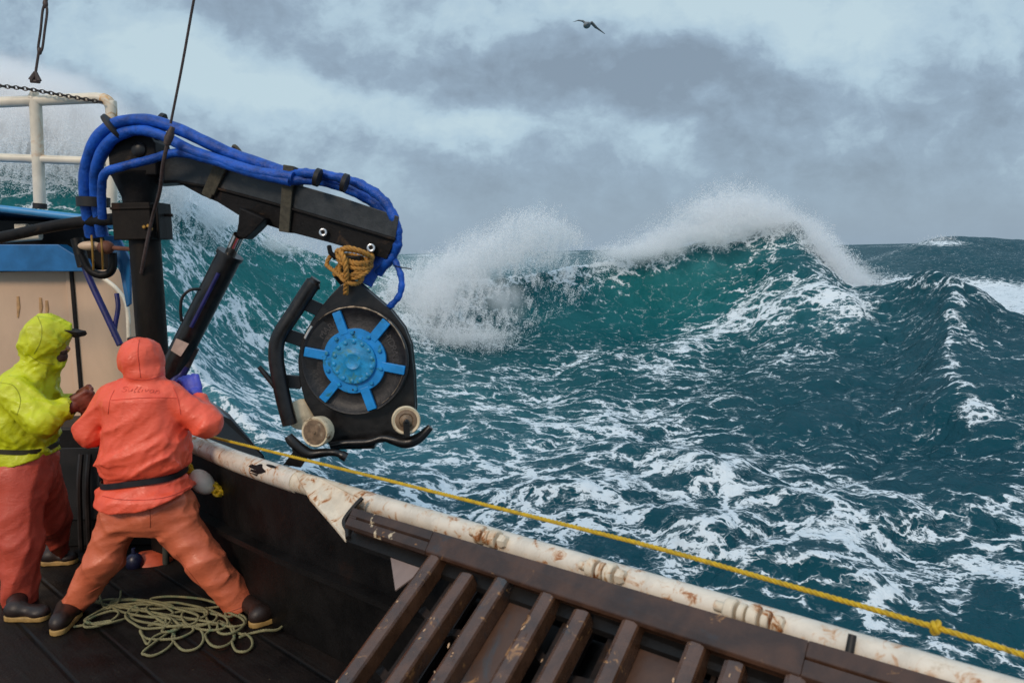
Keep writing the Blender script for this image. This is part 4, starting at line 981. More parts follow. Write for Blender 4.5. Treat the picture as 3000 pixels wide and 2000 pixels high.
for x in (268, 296):
    mb = MB(); mb.tube(catmull([P(x, 690, 5.2), P(x + 3, 730, 5.16), P(x + 6, 790, 5.2)], 5), .007, 8); mb.build('copper_line', m_gold, cr)
# hoist wire from aloft to the mast
wirep = [P(600, -160, 4.5), P(568, 0, 4.6), P(534, 190, 4.66), P(500, 362, 4.70)]
wr = empty('hoist_wire', wirep[-1], 'thin dark wire running down from aloft to the boom head', 'wire')
mb = MB(); mb.tube(catmull(wirep, 4), .0078, 8); mb.build('wire', m_cable, wr)
mb = MB(); mb.tube([P(506, 372, 4.69), P(494, 405, 4.69), P(488, 425, 4.69)], [.014, .026, .018], 10); mb.tube([P(486, 392, 4.68), P(510, 400, 4.70)], .014, 8); mb.build('wire_clamp', m_cable, wr)
mb = MB(); mb.tube(catmull([P(492, 415, 4.69), P(478, 480, 4.72), P(468, 560, 4.80), P(446, 640, 4.93), P(425, 740, 4.96), P(414, 800, 5.0)], 6), .012, 8); mb.build('frayed_tail', m_cable, wr)

# ================================================================== POT HAULER BLOCK
BD = 4.4
hb = empty('hauler_block', P(1048, 1060, BD), 'black crab pot hauler with bright blue six-armed hub hanging from the boom', 'pot hauler')
def hpx(x, y, d=BD): return P(700 + x * .4465, 700 + y * .4465, d)
def hs(n): return n * .4465 * BD / FPX
out = [(668, 300), (735, 270), (792, 292), (880, 368), (1000, 470), (1085, 580), (1128, 690), (1148, 880), (1156, 1080), (1150, 1250), (1040, 1320), (880, 1345), (610, 1385), (560, 1300), (500, 1180), (430, 1060), (396, 930), (386, 800), (402, 690), (440, 600), (510, 480), (600, 370)]
mb = MB(); mb.prism([hpx(x, y, BD) for x, y in out], (0, .035, 0)); mb.build('front_plate', m_black, hb, smooth=False, bevel=.006)
mb = MB(); mb.prism([hpx(x + 12, y - 4, BD + .15) for x, y in out], (0, .03, 0)); mb.build('rear_plate', m_black, hb, smooth=False, bevel=.006)
mb = MB(); mb.box(hpx(760, 1345, BD + .09), Rx * hs(150), Fy * .07, Uz * hs(16)); mb.build('spacer', m_black, hb, bevel=.006); mb = MB(); mb.box(hpx(735, 330, BD + .09), Rx * hs(50), Fy * .07, Uz * hs(40)); mb.build('spacer', m_black, hb, bevel=.006)
C0 = hpx(765, 795, BD - .01); Nf = Vector((-.10, -1, .04)).normalized()      # axis faces the camera
Sx = Nf.cross(Uz).normalized() * -1; Sx = Sx if Sx.x > 0 else -Sx; Sz = Sx.cross(Nf); Sz = Sz if Sz.z > 0 else -Sz
mb = MB(); R0 = hs(358)
mb.lathe(C0, Nf, [(-.005, R0), (.030, R0), (.034, R0 * .985), (.030, R0 * .955), (.016, R0 * .93), (.010, R0 * .75), (.014, R0 * .58), (.022, R0 * .5)], 72); mb.build('sheave', m_drum, hb, sharp=60)
# worn rim over the upper part, its highlight put into the colour
mb = MB(); arc = []
for a in range(12, 136, 4):
    arc.append(C0 + Nf * .034 + Sx * (math.cos(R_(a)) * R0 * .985) + Sz * (math.sin(R_(a)) * R0 * .985))
mb.tube(arc, lambda i, t: (.0045 + .002 * math.sin(i * 1.7)) * math.sin(math.pi * min(1, max(.02, t))) ** .4, 8); mb.build('worn_edge_highlight', m_ring, hb)
mb = MB(); arc = [C0 + Nf * .034 + Sx * (math.cos(R_(a)) * R0 * 1.0) + Sz * (math.sin(R_(a)) * R0 * 1.0) for a in range(140, 158, 3)]
mb.tube(arc, .007, 8); mb.build('worn_edge_highlight', mat('bright_edge', (.72, .72, .70), .3, metal=.4), hb)
mb = MB(); arc = [C0 + Nf * .022 + Sx * (math.cos(R_(a)) * R0 * .93) + Sz * (math.sin(R_(a)) * R0 * .93) for a in range(-58, -8, 4)]
mb.tube(arc, .0018, 6); mb.build('scratch', m_ring, hb)
Hc = C0 + Nf * .022 + Sx * hs(6)
def hub(ang, r, h): return Hc + Sx * (math.cos(ang) * r) + Sz * (math.sin(ang) * r) + Nf * h
mb = MB()
# scalloped flange
n = 96; Rf = hs(212); rim = []
for i in range(n):
    a = 2 * math.pi * i / n; rim.append((a, Rf * (1 + .012 * math.cos(6 * (a - R_(50 - 30))))))
mb.v = [hub(a, r, 0) for a, r in rim] + [hub(a, r, .022) for a, r in rim]
for i in range(n): j = (i + 1) % n; mb.f.append((i, j, n + j, n + i))
mb.f.append(tuple(range(n - 1, -1, -1))); mb.f.append(tuple(range(n, 2 * n))); hubm = mb.build('hub', m_hub, hb, bevel=.003)
for k in range(6):
    a = R_(49 + 60 * k) if k else R_(49); da = Vector(Sx * math.cos(a) + Sz * math.sin(a)); sd_ = Nf.cross(da).normalized()
    mb = MB(); mb.box(Hc + da * hs(262) + Nf * .013, da * hs(78), sd_ * hs(29 if k % 2 else 31), Nf * .012); mb.build('arm', m_hub, hb, smooth=False, bevel=.003)
mb = MB(); mb.lathe(Hc + Nf * .0221, Nf, [(0, hs(150)), (.018, hs(148)), (.022, hs(143)), (.020, hs(70)), (.024, hs(60)), (.030, hs(50)), (.024, hs(30))], 56); cap = mb.build('hub_cap', m_hubcap, hb)
for k in range(10):
    a = R_(36 * k + 20); c = hub(a, hs(186), .022); mb = MB(); mb.lathe(c, Nf, [(0, hs(15)), (.010, hs(14)), (.014, hs(8))], 6); mb.build('bolt', m_hubcap, hubm)
for k in range(14):
    a = R_(360 / 14 * k + 8); c = hub(a, hs(128), .040); mb = MB(); mb.lathe(c, Nf, [(0, hs(15)), (.009, hs(14)), (.012, hs(8))], 8); mb.build('bolt', m_hubcap, cap)
for a in (R_(88), R_(266)):
    mb = MB(); mb.lathe(hub(a, hs(190), .0215), Nf, [(0, hs(7)), (.001, hs(7))], 12); mb.build('bolt_hole', m_rub, hubm)
# raised lettering cast into the sheave, worn and blurred
def arc_text(txt, a0, da, r, size):
    for i, ch in enumerate(txt):
        a = R_(a0 - da * i); cu = bpy.data.curves.new('t', 'FONT'); cu.body = ch; cu.size = size; cu.extrude = .0025; cu.align_x = 'CENTER'; cu.align_y = 'CENTER'; cu.resolution_u = 2
        to = bpy.data.objects.new('t', cu); COL.objects.link(to); bpy.context.view_layer.update(); me = bpy.data.meshes.new_from_object(to.evaluated_get(bpy.context.evaluated_depsgraph_get()))
        bpy.data.objects.remove(to); c = C0 + Nf * .0125 + Sx * math.cos(a) * r + Sz * math.sin(a) * r
        ax = Sx * math.cos(a - math.pi / 2) + Sz * math.sin(a - math.pi / 2); ay = Sx * math.cos(a) + Sz * math.sin(a)
        yield [(c + ax * v.co.x + ay * v.co.y + Nf * v.co.z) for v in me.vertices], [tuple(p.vertices) for p in me.polygons]
m_text = mat('worn_lettering', (.050, .045, .045), .5, var=.4, vs=60)
for word, a0, da in (('MARCO', 141, 8.5), ('HYDRAULIC', 37, 6.8)):
    mb = MB()
    for vs_, fs in arc_text(word, a0, da, R0 * .76, hs(62)):
        b = len(mb.v); mb.v += vs_; mb.f += [tuple(b + i for i in f) for f in fs]
    mb.build('cast_lettering', m_text, hb, smooth=False)
# side guard
gd = [(505, 262), (440, 360), (370, 470), (290, 590), (250, 680), (245, 790), (262, 900), (290, 1040), (335, 1215)]
mb = MB(); mb.tube(catmull([hpx(x, y, BD - .06) for x, y in gd], 8), (lambda i, t: hs(50) if t > .03 else hs(34)), 18); mb.build('guard_tube', m_black, hb)
mb = MB(); mb.tube([hpx(512, 275, BD - .02), hpx(508, 330, BD - .02)], hs(22), 10); mb.build('guard_tube_lip', m_black, hb)
for (a, b) in (((430, 420), (540, 470)), ((300, 625), (420, 665)), ((290, 930), (410, 940))):
    mb = MB(); mb.beam(hpx(*a, BD), hpx(*b, BD + .02), .03, hs(88), Uz); mb.build('guard_bracket', m_black, hb, bevel=.004)
mb = MB(); mb.tube([hpx(132, 838, BD - .06), hpx(255, 985, BD - .06)], [hs(15), hs(22)], 12); mb.build('guard_peg', m_black, hb)
# fairlead horns and line rollers
mb = MB(); mb.tube(catmull([hpx(x, y, BD - .14) for x, y in ((322, 1290), (345, 1320), (400, 1370), (470, 1408), (560, 1400), (640, 1402), (706, 1432))], 8), lambda i, t: hs(24 + 12 * math.sin(math.pi * min(1, t * 1.2 + .1))) if t < .9 else hs(30), 16); mb.build('horn', m_black, hb)
mb = MB(); mb.prism([hpx(330, 1290, BD - .10), hpx(420, 1370, BD - .10), hpx(455, 1420, BD - .10), hpx(405, 1500, BD - .10), hpx(290, 1480, BD - .10), hpx(350, 1400, BD - .10)], (0, .03, 0)); mb.build('tail_plate', m_black, hb, bevel=.004)
mb = MB(); mb.tube(catmull([hpx(x, y, BD - .08) for x, y in ((600, 1352), (700, 1338), (850, 1330), (940, 1305), (1020, 1320), (1100, 1335), (1180, 1305), (1258, 1232))], 8), lambda i, t: hs(22) + hs(16) * max(0, math.sin(math.pi * (t - .45) / .55)) if t > .45 else hs(22), 16); mb.build('horn', m_black, hb)
mb = MB(); mb.lathe(hpx(418, 1150, BD - .0), Vector((.5, -.85, 0.1)), [(-.02, hs(98)), (-.01, hs(104)), (0, hs(102)), (.006, hs(60)), (.008, hs(20))], 40); mb.build('line_roller', m_roller, hb)
mb = MB(); ax = Vector((-.30, -1, .05)).normalized(); c = hpx(512, 1262, BD - .16)
mb.lathe(c, ax, [(-.05, hs(92)), (.0, hs(98)), (.02, hs(98)), (.028, hs(92)), (.024, hs(80))], 44); rl2 = mb.build('line_roller', m_roller, hb)
mb = MB(); mb.lathe(c + ax * .022, ax, [(0, hs(80)), (.006, hs(80)), (.008, hs(12)), (.016, hs(10))], 36); mb.build('roller_face', m_rollerdirty, rl2)
mb = MB(); ax = Vector((.18, -1, .10)).normalized(); c = hpx(1096, 1188, BD - .14)
mb.lathe(c, ax, [(-.06, hs(84)), (-.02, hs(92)), (.02, hs(93)), (.028, hs(86)), (.020, hs(72))], 44); rl3 = mb.build('line_roller', m_roller, hb)
mb = MB(); mb.lathe(c + ax * .018, ax, [(0, hs(72)), (.004, hs(70)), (.010, hs(48)), (.004, hs(44)), (.014, hs(34)), (.02, hs(18)), (.028, hs(14))], 36); mb.build('roller_face', m_rollerdirty, rl3)
mb = MB(); mb.box(c + ax * .045 + Vector((0, 0, -hs(52))), Rx * hs(20), Fy * .008, Uz * hs(50)); mb.lathe(c + ax * .05, ax, [(0, hs(16)), (.01, hs(12))], 12); mb.build('roller_bracket', m_black, hb, bevel=.003)
# shackle links between boom and block
mb = MB(); mb.box(hpx(735, 190, BD + .06), Rx * hs(75), Fy * .05, Uz * hs(80)); mb.tube([hpx(590, 40, BD), hpx(600, 90, BD), hpx(640, 130, BD)], hs(16), 8); mb.tube([hpx(640, 230, BD + .04), hpx(700, 300, BD + .04)], hs(30), 8); mb.build('swivel', m_dark, hb, bevel=.008)
# lashing
la = []
random.seed(5)
for k in range(7):
    cx, cy, rx, ry, tl = [(755, 120, 118, 42, 12), (760, 150, 112, 40, 14), (770, 105, 108, 50, 10), (740, 190, 100, 45, -10), (760, 215, 100, 40, -18), (735, 230, 80, 60, 30), (620, 170, 44, 70, 10)][k]
    m_ = 26; rdep = .13 if k < 6 else .03
    for i in range(m_ + (0 if k < 6 else -6)):
        a = 2 * math.pi * i / m_ + k * .5
        x = cx + math.cos(a) * rx * math.cos(R_(tl)) - math.sin(a) * ry * math.sin(R_(tl)); y = cy + math.cos(a) * rx * math.sin(R_(tl)) + math.sin(a) * ry * math.cos(R_(tl))
        la.append(hpx(x, y, BD + .02 - rdep * math.sin(a + .2)))
mb = MB(); mb.rope(la, .0125, .07, 6, 3); mb.rope(catmull([hpx(660, 70, BD - .1), hpx(690, 130, BD - .13), hpx(705, 230, BD - .12), hpx(700, 362, BD - .06)], 8), .0155, .08, 6, 3)
mb.rope(catmull([hpx(640, 80, BD - .08), hpx(720, 60, BD - .12), hpx(820, 90, BD - .12), hpx(868, 130, BD - .05)], 8), .0145, .08, 6, 3)
tag(mb.build('amber_rope', m_orope, None, sharp=180), 'amber rope lashed in coils between the boom and the pot hauler', 'rope')

# ================================================================== DECKHOUSE
KD = 6.3
dh = empty('deckhouse', P(100, 1500, KD), 'cream deckhouse with blue eave behind the workers', 'deckhouse')
zt = P(100, 795, KD).z; xl, xr = P(-500, 900, KD).x, P(290, 900, KD).x; rc = P(378, 900, KD).x - xr
ol = [Vector((xl, KD, 0))] + [Vector((xr + math.sin(R_(a)) * rc, KD + rc - math.cos(R_(a)) * rc, 0)) for a in range(0, 91, 10)] + [Vector((P(300, 900, KD + 2.4).x, KD + 2.4, 0)), Vector((xl, KD + 2.4, 0))]
mb = MB(); mb.prism([Vector((p.x, p.y, DZ)) for p in ol], (0, 0, zt - DZ)); mb.build('wall', m_cream, dh, sharp=30)
sx = P(228, 1000, KD).x; mb = MB(); mb.box((sx, KD - .008, (zt + DZ) / 2), Rx * .012, Fy * .010, Uz * (zt - DZ) / 2); mb.build('door_seam', m_dark, dh, bevel=.003)
mb = MB(); mb.box((sx - .03, KD - .006, (zt + DZ) / 2), Rx * .016, Fy * .012, Uz * (zt - DZ) / 2.01); mb.build('door_frame', m_cream, dh, bevel=.004)
m_stain = mat('rust_stain', (.50, .29, .13), .55, var=.2, vs=30)
for x, y0, y1 in ((52, 868, 930), (118, 872, 925), (136, 880, 930)):
    mb = MB(); mb.tube([P(x, y0, KD - .004), P(x + 2, (y0 + y1) / 2, KD - .004), P(x, y1, KD - .004)], [(.010, .004), (.014, .004), (.006, .004)], 8, flat=(1, 0, 0)); mb.build('rusty_hinge', m_stain, dh)
mb = MB(); tb = [P(-500, 716, KD - .14), P(170, 716, KD - .14), P(240, 760, KD - .14), P(250, 795, KD - .14), P(-500, 795, KD - .14)]
mb.prism(tb, (0, .13, 0)); mb.build('eave', m_blue, dh, smooth=False, bevel=.006)
mb = MB(); mb.prism([P(-500, 640, KD + .12), P(245, 650, KD + .12), P(330, 690, KD + .12), P(330, 800, KD + .12), P(-500, 800, KD + .12)], (-.85, 1.2, 0)); mb.build('painted_shade_wall', m_dark, dh, smooth=False)  # recess wall kept near black; shade under the upper deck put into its colour
mb = MB(); mb.prism([P(-500, 560, KD - .2), P(250, 628, KD - .2), P(330, 660, KD - .15), P(330, 672, KD - .15), P(250, 640, KD - .2), P(-500, 574, KD - .2)], (-1.5, 1.8, 0)); mb.build('upper_deck', m_blue, dh, smooth=False)
mb = MB(); mb.tube([P(-500, 562, KD - .22), P(0, 611, KD - .22), P(250, 640, KD - .22)], .028, 12); mb.build('deck_edge', m_lblue, dh)
mb = MB(); mb.box(P(70, 668, KD - .05), Rx * .045, Fy * .05, Uz * .03); mb.tube([P(130, 670, KD - .1), P(170, 650, KD - .1), P(205, 648, KD - .1)], .016, 8); mb.tube([P(-80, 705, KD - .1), P(120, 690, KD - .1)], .035, 10); mb.build('deck_fitting', m_rail2, dh, bevel=.005)
mb = MB(); mb.tube(catmull([P(300, 812, KD - .25), P(345, 850, KD - .3), P(372, 900, KD - .35), P(378, 1010, KD - .4)], 6), .016, 10); mb.build('corner_bead', m_rail2, dh)
mb = MB()
ry = KD + .15
mb.tube([P(-500, 325, ry), P(0, 300, ry), P(285, 287, ry)], .042, 14)
mb.tube(catmull([P(262, 288, ry), P(296, 289, ry), P(320, 302, ry), P(327, 332, ry), P(327, 640, ry)], 5), .042, 14)
ur = empty('upper_railing', P(105, 600, ry), 'ivory pipe railing on the upper deck', 'railing'); mb.build('top_rail', m_rail2, ur)
mb = MB(); mb.tube([P(-500, 448, ry), P(0, 462, ry), P(322, 474, ry)], .034, 12); mb.build('mid_rail', m_rail2, ur)
mb = MB(); mb.tube([P(104, 296, ry), P(117, 598, ry)], .046, 14); mb.build('post', m_rail2, ur)
mb = MB(); mb.tube([P(117, 596, ry), P(117, 612, ry)], .052, 14); mb.build('post_collar', m_rub, ur)
mb = MB(); mb.tube([P(102, 268, ry), P(98, 290, ry)], [.03, .045], 12); mb.build('post_cap', m_rail2, ur)
mb = MB(); mb.tube(catmull([P(300, 288, ry - .003), P(316, 297, ry - .003), P(325, 315, ry - .003), P(327, 350, ry - .003)], 5), lambda i, t: .0435 * (.97 + .05 * math.sin(math.pi * t)), 14); mb.build('rusty_bend', mat('rust_streaked_paint', (.62, .36, .15), .55, var=.35, vs=20, second=((.72, .64, .50), 8, .45, .55)), ur)
# turnbuckle stay
ty = ry - .06; st = empty('rigging_turnbuckle', P(110, 240, ty), 'dark open-bodied turnbuckle on the stay above the railing', 'turnbuckle')
mb = MB(); mb.tube([P(150, -120, ty), P(134, 14, ty)], .012, 8); mb.build('stay_wire', m_cable, st); mb = MB(); mb.tube([P(114, 150, ty), P(104, 215, ty)], .010, 8); mb.build('stay_wire', m_cable, st)
mb = MB(); mb.tube(catmull([P(133, 10, ty), P(125, 32, ty), P(119, 90, ty), P(112, 140, ty), P(116, 155, ty)], 5), .0095, 8); mb.tube(catmull([P(133, 10, ty), P(138, 34, ty), P(131, 90, ty), P(124, 142, ty), P(116, 155, ty)], 5), .0095, 8)
mb.ball(P(133, 12, ty), Rx * .02, Fy * .016, Uz * .035); mb.ball(P(116, 150, ty), Rx * .018, Fy * .016, Uz * .03); mb.build('buckle_body', m_cable, st)
mb = MB(); mb.tube([P(104, 212, ty), P(92, 236, ty)], [.014, .024], 8); mb.tube([P(104, 212, ty), P(114, 238, ty)], [.014, .022], 8); mb.tube([P(90, 238, ty), P(116, 240, ty)], .014, 8); mb.build('shackle', m_cable, st)
# chain along the top rail
mb = MB(); cp = catmull([P(-120, 238, ry - .08), P(0, 252, ry - .08), P(85, 262, ry - .08), P(180, 279, ry - .08), P(300, 300, ry - .08)], 14)
L = 0; pos = []; step = .034; acc = 0
for a, b in zip(cp[:-1], cp[1:]):
    l = (b - a).length
    while acc <= l: pos.append((a.lerp(b, acc / l), (b - a).normalized())); acc += step
    acc -= l
for i, (p, d) in enumerate(pos):
    s = d.cross(Vector((0, 1, .0)) if i % 2 else Vector((0, .3, 1))).normalized(); e = []
    for k in range(9):
        a = 2 * math.pi * k / 8; e.append(p + d * (math.cos(a) * .025) + s * (math.sin(a) * .013))
    mb.tube(e, .0048, 5)
tag(mb.build('rail_chain', m_chain, None), 'dark chain draped along the top rail of the upper railing', 'chain')

# ================================================================== DARK GEAR BY THE MAST
gs = empty('hydraulic_cabinet', P(290, 1600, 5.35), 'black waist-high hydraulic cabinet standing between the two workers', 'hydraulic cabinet')
cz = P(290, 1250, 5.3).z; cx0, cx1 = P(120, 1300, 5.3).x, P(520, 1300, 5.3).x
mb = MB(); mb.box(((cx0 + cx1) / 2, 5.5, (cz + DZ) / 2), Rx * (cx1 - cx0) / 2, Fy * .22, Uz * (cz - DZ) / 2); mb.build('cabinet_body', m_dark, gs, smooth=False, bevel=.012)
mb = MB(); mb.box(((cx0 + cx1) / 2, 5.27, DZ + .45), Rx * (cx1 - cx0) / 2.4, Fy * .012, Uz * .25); mb.build('cabinet_door', mat('dark_panel', (.007, .006, .006), .5, var=.5, vs=5), gs, bevel=.004)
mb = MB()
for x in (238, 262, 300): mb.tube(catmull([P(x, 1330, 5.2), P(x - 6, 1420, 5.16), P(x - 2, 1560, 5.2), P(x + 2, 1640, 5.22)], 5), .018, 8)
mb.build('pipe_run', mat('grimy_pipe', (.020, .014, .012), .5, var=.4), gs)
mb = MB(); mb.tube([P(487, 1560, 4.95), P(485, 1735, 4.95)], .022, 10); tag(mb.build('deck_post', mat('grey_green_post', (.050, .055, .045), .6)), 'thin grey-green post seen between the orange worker legs', 'post')
fl = empty('orange_buoy', P(455, 1700, 5.0), 'orange buoy with black marks on the deck behind the striding worker', 'buoy')
mb = MB(); mb.ball(P(452, 1672, 5.0), Vector((.17, 0, -.06)), Fy * .13, Vector((.04, 0, .12))); mb.build('buoy_body', m_redfloat, fl)
mb = MB()
for (x, y, r) in ((438, 1703, 12),):
    mb.torus(P(x, y, 4.875), (0, 1, .2), wpx(r, 4.9), .005, 18, 6)
mb.build('painted_number', m_rub, fl)
mb = MB(); mb.ball(P(394, 1646, 4.9), Rx * .055, Fy * .05, Uz * .062); mb.lathe(P(392, 1618, 4.9), (0, 0, 1), [(0, .015), (.03, .013)], 10); tag(mb.build('navy_float', mat('navy_plastic', (.012, .014, .045), .4)), 'small navy blue ball float beside the orange buoy', 'float')

# coil of pale rope on the deck
mb = MB(); random.seed(12)
def dp(x, y, h=.008): return PZ(x * .4145, 1350 + y * .4145, DZ + h)
loops = [(720, 1115, 135, 38, -22, 1.1), (800, 1085, 190, 50, -12, 1.4), (1000, 1040, 230, 55, 8, 1.3), (1150, 1090, 260, 70, 6, 1.4), (1080, 1130, 200, 60, 12, 1.0), (1250, 1060, 210, 60, 4, 1.2), (1350, 1110, 190, 60, -6, 1.2),
         (1180, 1200, 190, 60, -4, 1.0), (1130, 1290, 120, 60, -32, 1.0), (1330, 1245, 108, 92, 10, 1.1), (1560, 1230, 105, 85, -12, 1.0), (1450, 1120, 160, 70, 10, 1.0), (1640, 1150, 110, 60, -20, 1.0), (1712, 1282, 72, 66, -10, 1.0), (1600, 1120, 130, 45, 10, .8), (950, 1010, 260, 32, 3, 1.0), (1300, 1000, 250, 40, 4, 1.0)]
pts = []; ang = 0.6; hh = 0
pts.append(dp(520, 1170))
for (cx, cy, rx, ry_, tl, turns) in loops:
    n_ = int(11 * turns)
    for i in range(n_):
        ang += 2 * math.pi / 11; jx = random.uniform(-.06, .06); c_, s_ = math.cos(R_(tl)), math.sin(R_(tl))
        x = cx + math.cos(ang) * rx * (1 + jx) * c_ - math.sin(ang) * ry_ * (1 + jx) * s_; y = cy + math.cos(ang) * rx * (1 + jx) * s_ + math.sin(ang) * ry_ * (1 + jx) * c_
        hh = .008 + (.004 + .018 * random.random()) * (1 if cy < 1200 else .35); pts.append(dp(x, y, hh))
mb.rope(catmull(pts, 6), .0072, .045, 5, 3)
mb.rope(catmull([dp(1690, 1245), dp(1780, 1215), dp(1870, 1195, .03), dp(1960, 1192, .02), dp(2008, 1150, .02), dp(2012, 1090, .02), dp(1975, 1040, .03), dp(1915, 1022, .05)], 8), .0078, .045, 5, 3)
mb.rope(catmull([dp(700, 905, .05), dp(712, 980, .03), dp(740, 1035, .02), dp(800, 1030, .02), dp(845, 975, .03), dp(855, 915, .06)], 8), .006, .045, 5, 3)
tag(mb.build('coiled_rope', m_grope, None, sharp=180), 'loose heap of pale green rope lying in loops on the dark deck', 'rope')

# white float on the rail by the orange worker's hip
wf = empty('white_float', P(588, 1412, 4.45), 'white oval float with yellow knots hanging by the orange worker hip', 'float')
fa = (P(618, 1438, 4.55) - P(560, 1385, 4.55)).normalized(); fn = fa.orthogonal().normalized()
mb = MB(); mb.ball(P(591, 1411, 4.42), fa * .084, fn * .060, fa.cross(fn) * .060, 24, 16); mb.build('float_body', m_float, wf)
def ropeball(c, n_, s, parent, dirv):
    mb = MB(); pts = []
    for i in range(40):
        a = i * .9; pts.append(c + Vector(dirv) * ((i / 40 - .5) * s * 2.6) + Vector((math.cos(a) * s, math.sin(a * 1.3) * s * .6, math.sin(a) * s)))
    mb.tube(catmull(pts, 3), .0085, 7); return mb.build('rope_knot', m_yrope, parent)
ropeball(P(636, 1436, 4.42), 30, .022, wf, fa); ropeball(P(552, 1380, 4.42), 30, .024, wf, Vector((.4, 0, -1)))
mb = MB(); mb.rope(catmull([P(640, 1438, 4.42), P(662, 1448, 4.42), P(694, 1460, 4.42)], 6), .011, .06, 6, 3); mb.build('rope_tail', m_yrope, wf)
for q in (((648, 1355, 4.62), (640, 1372, 4.6), (622, 1405, 4.62), (600, 1480, 4.66)), ((668, 1380, 4.62), (672, 1430, 4.6), (674, 1440, 4.6)), ((652, 1360, 4.62), (660, 1410, 4.62), (664, 1432, 4.62)), ((694, 1385, 4.6), (684, 1410, 4.6), (680, 1436, 4.6))):
    mb = MB(); mb.tube(catmull([P(*p) for p in q], 6), .006 if q[0][0] != 668 else .004, 6)
    tag(mb.build('hanging_line', m_grope, None), {648: 'thick pale lanyard slanting down from the rail behind the white float', 668: 'bright thin line hanging straight below the white rail', 652: 'thin dull line hanging just beside the bright one', 694: 'rightmost short line hanging below the rail'}[q[0][0]], 'line', 'short lines hanging below the rail')

# ================================================================== IMPLICIT SURFACES
def surface_nets(Fv, org, h):
    s = Fv < 0; nx, ny, nz = Fv.shape
    cells = np.zeros((nx - 1, ny - 1, nz - 1), bool); acc = np.zeros((nx - 1, ny - 1, nz - 1, 3), np.float32); cnt = np.zeros((nx - 1, ny - 1, nz - 1), np.float32)
    def sl(i, n): return slice(i, n - 1 + i)
    cor = [(i, j, k) for i in (0, 1) for j in (0, 1) for k in (0, 1)]
    edges = [(a, b) for a in cor for b in cor if a < b and sum(abs(p - q) for p, q in zip(a, b)) == 1]
    for a, b in edges:
        fa = Fv[sl(a[0], nx), sl(a[1], ny), sl(a[2], nz)]; fb = Fv[sl(b[0], nx), sl(b[1], ny), sl(b[2], nz)]
        c = (fa < 0) != (fb < 0); t = np.where(c, fa / np.where(np.abs(fa - fb) < 1e-9, 1e-9, fa - fb), 0)
        for q in range(3): acc[..., q] += np.where(c, a[q] + t * (b[q] - a[q]), 0)
        cnt += c
    act = cnt > 0; ids = -np.ones(act.shape, np.int64); ids[act] = np.arange(act.sum())
    I = np.argwhere(act); V = (I + acc[act] / cnt[act][:, None]) * h + org
    faces = []
    for ax in range(3):
        o1, o2 = (ax + 1) % 3, (ax + 2) % 3
        A = np.moveaxis(s, (ax, o1, o2), (0, 1, 2)); IDm = np.moveaxis(ids, (ax, o1, o2), (0, 1, 2))
        c = A[:-1, 1:-1, 1:-1] != A[1:, 1:-1, 1:-1]
        q = np.stack([IDm[:, :-1, :-1], IDm[:, 1:, :-1], IDm[:, 1:, 1:], IDm[:, :-1, 1:]], -1)[c]
        fl = A[:-1, 1:-1, 1:-1][c]; q[~fl] = q[~fl][:, ::-1]; faces.append(q)
    Fq = np.concatenate(faces); Fq = Fq[(Fq >= 0).all(1)]
    return V, Fq
def smin(a, b, k):
    h = np.clip(.5 + .5 * (b - a) / k, 0, 1); return b + (a - b) * h - k * h * (1 - h)
def rcone(Pn, a, b, ra, rb):
    a, b = np.array(a), np.array(b); d = b - a; t = np.clip(((Pn - a) @ d) / (d @ d), 0, 1)
    return np.linalg.norm(Pn - a - t[..., None] * d, axis=-1) - (ra + (rb - ra) * t)
def ellip(Pn, c, r, rot=None):
    q = Pn - np.array(c)
    if rot is not None: q = q @ np.array(rot)
    r = np.array(r); k0 = np.linalg.norm(q / r, axis=-1); k1 = np.linalg.norm(q / (r * r), axis=-1)
    return k0 * (k0 - 1) / np.maximum(k1, 1e-6)
def loft(Pn, lv):
    """lv rows: z, cx, cy, a, b (half width, half depth) — stack of ellipses"""
    lv = sorted(lv); z = np.array([l[0] for l in lv]); f = lambda k: np.interp(Pn[..., 2], z, [l[k] for l in lv])
    cx, cy, a, b = f(1), f(2), f(3), f(4); dx = (Pn[..., 0] - cx) / a; dy = (Pn[..., 1] - cy) / b
    q = (np.abs(dx) ** 2.4 + np.abs(dy) ** 2.4) ** (1 / 2.4)
    d = (q - 1) * np.minimum(a, b)
    return np.maximum(d, np.maximum(z[0] - Pn[..., 2], Pn[..., 2] - z[-1]))
def folds(Pn, along, freq, amp, seed=0, squash=.20):
    d = np.array(along, float); d /= np.linalg.norm(d)
    t = Pn @ d; q = Pn + seed * 7.7; q = (q - (1 - squash) * t[..., None] * d) * freq
    w_ = .35 * pn3(q[..., 0] * .6, q[..., 1] * .6, q[..., 2] * .6)
    n = pn3(q[..., 0] + w_, q[..., 1] + w_, q[..., 2] - w_); m_ = pn3(q[..., 0] * 2.1 + 9, q[..., 1] * 2.1, q[..., 2] * 2.1)
    return amp * ((1 - np.clip(np.abs(n) * 3.0, 0, 1)) ** 1.3 + .45 * (1 - np.clip(np.abs(m_) * 3.2, 0, 1)) ** 1.3 - .25)
def make(name, fn, lo, hi, h, mt, parent):
    lo, hi = np.array(lo), np.array(hi); n = np.ceil((hi - lo) / h).astype(int) + 1
    g = np.stack(np.meshgrid(*[lo[i] + h * np.arange(n[i]) for i in range(3)], indexing='ij'), -1)
    V, Fq = surface_nets(fn(g).astype(np.float32), lo, h)
    return mesh_np(name, V, Fq, mt, parent)
